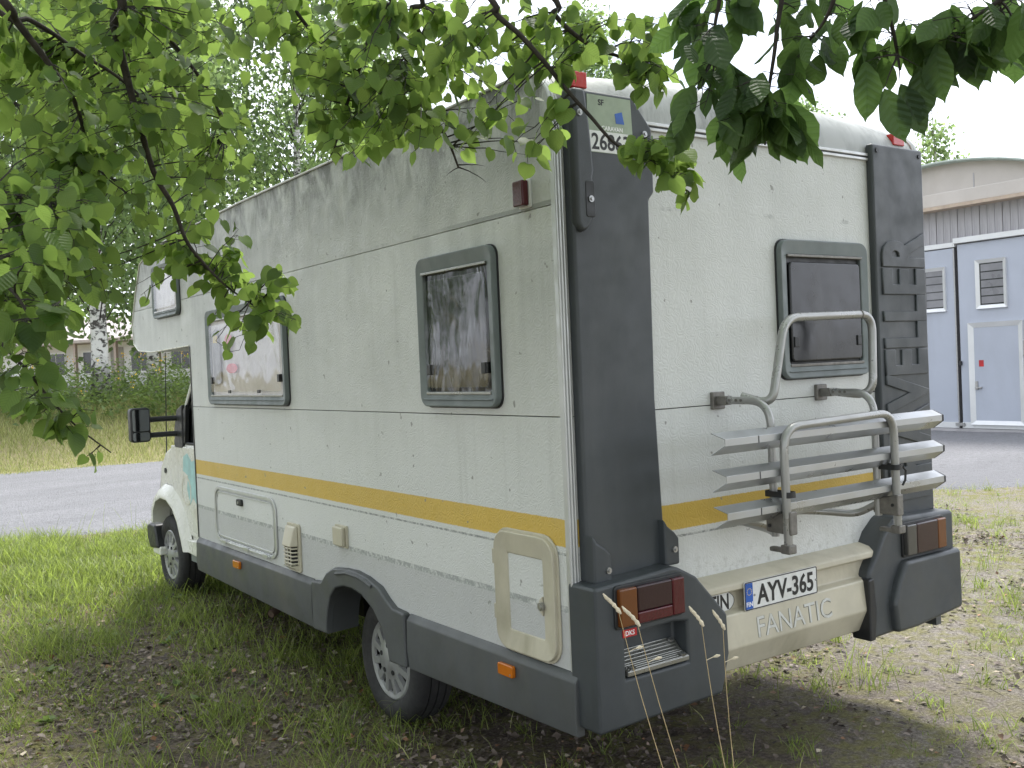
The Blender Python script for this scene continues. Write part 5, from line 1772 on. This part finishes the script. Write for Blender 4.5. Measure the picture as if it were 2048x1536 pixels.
parts = []
# lush strip between the trees and the road
def d_lush(x, y):
    e = (edge_y(x) + 0.1 - y)
    return np.clip(e / 0.8, 0, 1) * np.clip((y + 0.45 * x - 3.9) / 3.2, 0.0, 1) * (0.25 + 0.75 * (lump(x, y, 1.1, 3) > 0.40))
P = scatter_xy(120000, -4.5, 2.2, 3.2, 12.0, d_lush)
n = len(P)
parts.append(blades(to3(P), rng.uniform(0.07, 0.22, n) * (0.6 + 0.8 * lump(P[:, 0], P[:, 1], 1.3, 9)), rng.uniform(0.004, 0.0095, n), rng.uniform(0.2, 0.9, n)))


def tufts(nt, x0, x1, y0, y1, hmin, hmax, per, spread=0.06, dens=None, lean=(0.3, 1.1)):
    C = scatter_xy(nt, x0, x1, y0, y1, dens)
    k = rng.integers(per[0], per[1], len(C))
    hs = rng.uniform(hmin, hmax, len(C))
    idx_ = np.repeat(np.arange(len(C)), k)
    P_ = C[idx_] + rng.normal(size=(len(idx_), 2)) * spread * (hs[idx_] / 0.2)[:, None]
    n_ = len(P_)
    return blades(to3(P_), hs[idx_] * rng.uniform(0.5, 1.1, n_), rng.uniform(0.003, 0.0065, n_), rng.uniform(*lean, n_))


under = lambda x, y: np.clip(0.15 + (lump(x, y, 1.5, 5) - 0.35) * 3, 0, 1)
parts.append(tufts(1500, -4.2, 1.0, 1.2, 7.5, 0.05, 0.15, (10, 30), 0.08, lambda x, y: np.clip((lump(x, y, 0.9, 12) - 0.42) * 4, 0.04, 1) * np.clip(0.25 + (y - 1.0) * 0.22, 0, 1)))
parts.append(tufts(110, -3.8, 0.2, 1.6, 6.5, 0.12, 0.26, (25, 60), 0.06))
parts.append(tufts(520, -0.3, 2.3, 1.4, 5.4, 0.06, 0.20, (12, 34), 0.09, under))
parts.append(tufts(60, -0.6, 1.5, -0.6, 1.6, 0.05, 0.16, (10, 30), 0.07))
parts.append(tufts(900, 1.8, 10, -1.2, 7.0, 0.04, 0.16, (10, 32), 0.08, lambda x, y: np.clip((lump(x, y, 0.8, 22) - 0.45) * 4, 0.05, 1) * (edge_y(x) > y)))
parts.append(tufts(90, 2.2, 7.0, -0.6, 5.0, 0.12, 0.28, (14, 34), 0.045, lambda x, y: (edge_y(x) - 0.2 > y) * 1.0, lean=(0.15, 0.6)))
# short ground cover between the tufts
P = scatter_xy(60000, -4.3, 1.2, 1.0, 7.5, lambda x, y: np.clip((lump(x, y, 1.4, 52) - 0.40) * 5, 0.03, 1) * np.clip(0.30 + (y - 1.0) * 0.22, 0, 1))
n = len(P)
parts.append(blades(to3(P), rng.uniform(0.02, 0.075, n), rng.uniform(0.003, 0.007, n), rng.uniform(0.3, 1.4, n)))
P = scatter_xy(42000, 1.6, 9.5, -1.4, 7.0, lambda x, y: np.clip((lump(x, y, 1.2, 57) - 0.46) * 5, 0.02, 0.9) * (edge_y(x) > y))
n = len(P)
parts.append(blades(to3(P), rng.uniform(0.015, 0.06, n), rng.uniform(0.003, 0.006, n), rng.uniform(0.3, 1.4, n)))
# tall blades here and there
P = scatter_xy(260, -4, 1.4, 3.5, 9.0)
n = len(P)
parts.append(blades(to3(P), rng.uniform(0.3, 0.62, n), rng.uniform(0.003, 0.005, n), rng.uniform(0.1, 0.5, n)))


def join(ps):
    vo = 0
    V, F, T = [], [], []
    for v, f, t in ps:
        V.append(v)
        F.append(f + vo)
        T.append(t)
        vo += len(v)
    return np.concatenate(V), np.concatenate(F), np.concatenate(T)


g = link('grass', np_mesh('grass', *join(parts)), None, ['grass_blade'])
tag(g, 'green grass and tufts on the ground around the parked motorhome', 'grass', kind='stuff')

# dry verge beyond the road, straw coloured stalks among the near grass
parts = []
P = scatter_xy(60000, -3, 13, 18.9, 28, lambda x, y: np.clip(0.25 + lump(x, y, 0.5, 31) * 1.0, 0, 1))
n = len(P)
parts.append(blades(to3(P), rng.uniform(0.07, 0.30, n) * (0.5 + lump(P[:, 0], P[:, 1], 0.4, 33)) * np.clip(0.35 + (P[:, 1] - 19) * 0.14, 0.35, 1.2), rng.uniform(0.008, 0.016, n), rng.uniform(0.2, 0.8, n)))
P = scatter_xy(12000, -4.5, 10, -0.5, 10.5, lambda x, y: (edge_y(x) + 0.25 > y) * np.clip(0.25 + 0.75 * (np.abs(edge_y(x) - y) < 0.8), 0, 1))
n = len(P)
parts.append(blades(to3(P), rng.uniform(0.05, 0.17, n), rng.uniform(0.003, 0.006, n), rng.uniform(0.3, 1.2, n)))
g = link('dry_grass', np_mesh('dry_grass', *join(parts)), None, ['dry_blade'])
tag(g, 'yellowed dry grass on the verge beyond the gravel road', 'grass', kind='stuff')

# fallen leaves and bark chips
base = (np.array([(-0.36, 0.35, 0.10), (0, 0, 0), (0.34, 0.45, 0.12), (0.05, 1, 0.06), (0.0, 0.5, 0.0)]), np.array([(0, 1, 4), (1, 2, 4), (2, 3, 4), (3, 0, 4)]))
P = np.concatenate([scatter_xy(52000, -4.4, 1.4, 0.4, 8.0, lambda x, y: np.clip((lump(x, y, 0.9, 41) - 0.22) * 2.4, 0.10, 1) * np.clip(1.3 - (y - 1) * 0.15, 0.12, 1)),
                    scatter_xy(60000, -0.2, 8.0, -1.6, 5.0, lambda x, y: np.clip((lump(x, y, 1.1, 43) - 0.38) * 2.6, 0.06, 1) * (edge_y(x) > y))])
n = len(P)
nr = rng.normal(size=(n, 3)) * 0.38 + np.array([0, 0, 1])
d_ = rng.normal(size=(n, 3)) * np.array([1, 1, 0.2])
V, F, T = scatter(base, to3(P, 0.006) + np.array([0, 0, 1]) * rng.uniform(0, 0.014, n)[:, None], frames(d_, nr), 0.014 + 0.040 * rng.random(n) ** 2.0)
# dead twigs among the leaves
P2 = np.concatenate([scatter_xy(900, -4.2, 1.2, 0.5, 6.5), scatter_xy(500, 0.3, 7.0, -1.4, 4.0)])
q3 = to3(P2, 0.012)
a_ = rng.random(len(P2)) * 6.28
L_ = rng.uniform(0.03, 0.16, len(P2))
dv = np.stack([np.cos(a_), np.sin(a_), rng.normal(0, 0.08, len(P2))], -1) * L_[:, None]
sv = np.stack([-np.sin(a_), np.cos(a_), np.zeros(len(P2))], -1) * 0.0022
uz = np.array([0, 0, 0.004])
V2 = np.stack([q3 - sv, q3 + sv, q3 + dv, q3 + uz, ], 1)
F2 = (np.array([(0, 2, 3), (1, 3, 2), (0, 1, 2)])[None] + (np.arange(len(P2)) * 4)[:, None, None]).reshape(-1, 3)
F = np.concatenate([F, F2 + len(V)])
V = np.concatenate([V, V2.reshape(-1, 3)])
T = np.concatenate([T, np.repeat(rng.uniform(0.1, 0.7, len(P2)), 4)])
g = link('leaf_litter', np_mesh('leaf_litter', V, F, T), None, ['litter'])
tag(g, 'brown fallen leaves and bark scraps strewn on the bare soil', 'leaf litter', kind='stuff')

# broad-leaved weeds in the grass and tall weeds with yellow flowers on the far bank
base = (np.array([(-0.3, 0.45, 0.03), (0, 0, 0), (0.3, 0.45, 0.03), (0, 1, -0.12)]), np.array([(0, 1, 2), (0, 2, 3)]))
PP, SZ, DD = [], [], []
for (x, y) in scatter_xy(420, -4.2, 1.6, 2.2, 9.2, lambda x, y: np.clip((y - 1.5) * 0.2, 0, 1)):
    k = rng.integers(5, 11)
    a = rng.random(k) * 6.28
    z = float(gh(x, y))
    for j in range(k):
        PP.append((x, y, z + 0.01))
        DD.append((math.cos(a[j]), math.sin(a[j]), rng.uniform(0.1, 0.9)))
        SZ.append(rng.uniform(0.03, 0.075))
for (x, y) in scatter_xy(1100, -3, 15, 24.5, 33):
    z = float(gh(x, y))
    hh = rng.uniform(0.5, 1.5)
    for j in range(26):
        t = rng.random()
        PP.append((x + rng.normal() * 0.16, y + rng.normal() * 0.16, z + t * hh))
        DD.append((rng.normal(), rng.normal(), rng.uniform(0, 1.0)))
        SZ.append(rng.uniform(0.10, 0.22) * (1.1 - 0.5 * t))
PP, DD, SZ = np.array(PP), np.array(DD), np.array(SZ)
nr = rng.normal(size=(len(PP), 3)) * 0.3 + np.array([0, 0, 1])
V, F, T = scatter(base, PP, frames(DD, nr), SZ)
g = link('weeds', np_mesh('weeds', V, F, T), None, ['weed_leaf'])
tag(g, 'leafy green weeds in the grass and on the bank', 'weeds', kind='stuff')
PP = []
for (x, y) in scatter_xy(70, -2, 14, 25, 31):
    z = float(gh(x, y)) + rng.uniform(0.7, 1.5)
    for j in range(9):
        PP.append((x + rng.normal() * 0.07, y + rng.normal() * 0.07, z + rng.normal() * 0.07))
PP = np.array(PP)
V, F, T = scatter(base, PP, rand_frames(len(PP)), rng.uniform(0.04, 0.08, len(PP)))
g = link('wild_flowers', np_mesh('wild_flowers', V, F, T), None, ['flower_yellow'])
tag(g, 'small yellow wild flowers on the weedy bank', 'flowers', kind='stuff')

# dry stalks in front of the bumper
for (bx, by, tx, ty, d0, lab) in ((1362, 1600, 1252, 1220, 3.05, 'dry grass stalk before the tail light with drooping seed head'),
                                  (1395, 1600, 1290, 1245, 3.05, 'dry grass stalk crossing the foot step with upright seed head'),
                                  (1478, 1600, 1418, 1245, 3.15, 'brown grass stalk leaning before the edge of the cream bumper'),
                                  (1490, 1600, 1461, 1252, 3.2, 'thin pale grass stalk standing against the cream bumper')):
    top = at(tx, ty, d0)
    b_ = at(bx, by, d0)
    dirv = (b_ - top).normalized()
    b_ = top + dirv * ((top.z - float(gh(b_.x, b_.y)) + 0.01) / -dirv.z)
    o = empty('grass_stalk', tuple(b_))
    tag(o, lab, 'grass stalk', 'dry grass stalks by the bumper')
    pts = [b_.lerp(top, t) + CR * (-0.03 * math.sin(t * 2.2)) - b_ for t in np.linspace(0, 1, 9)]
    build('stem', MB().tube(pts, [0.0019 - 0.0010 * i / 8 for i in range(9)], 5), 'straw', o)
    mb = MB()
    e = pts[-1]
    dd = (pts[-1] - pts[-2]).normalized() + CR * -0.5
    for j in range(4):
        t = j / 3
        q = e + dd * (0.05 * t) + Vector((0, 0, -0.01 * t * t))
        mb.tube([q - dd * 0.012, q, q + dd * 0.012], [0.003, 0.0075 - 0.002 * t, 0.002], 6)
    build('seed_head', mb, 'seed', o)
    br_ = pts[-2]
    build('spikelet', MB().tube([br_, br_ + CR * 0.025 + Vector((0, 0, 0.012))], 0.0012, 4).tube([br_ + CR * 0.022 + Vector((0, 0, 0.010)), br_ + CR * 0.034 + Vector((0, 0, 0.014)), br_ + CR * 0.044 + Vector((0, 0, 0.016))], [0.002, 0.006, 0.002], 6), 'seed', o)
# fallen twig by the rear wheel
tw = empty('fallen_twig', (-0.35, 0.55, float(gh(-0.35, 0.55)) + 0.01))
tag(tw, 'thin bare twig lying on the soil beside the rear wheel', 'twig')
build('stem', MB().tube([(-0.35, -0.1, 0.004), (-0.1, 0.05, 0.012), (0.15, 0.12, 0.008), (0.42, 0.32, 0.006)], [0.007, 0.006, 0.005, 0.002], 6), 'twig', tw)
build('side_shoot', MB().tube([(0.15, 0.12, 0.008), (0.28, 0.06, 0.02), (0.36, 0.05, 0.01)], [0.004, 0.003, 0.0015], 5), 'twig', tw)
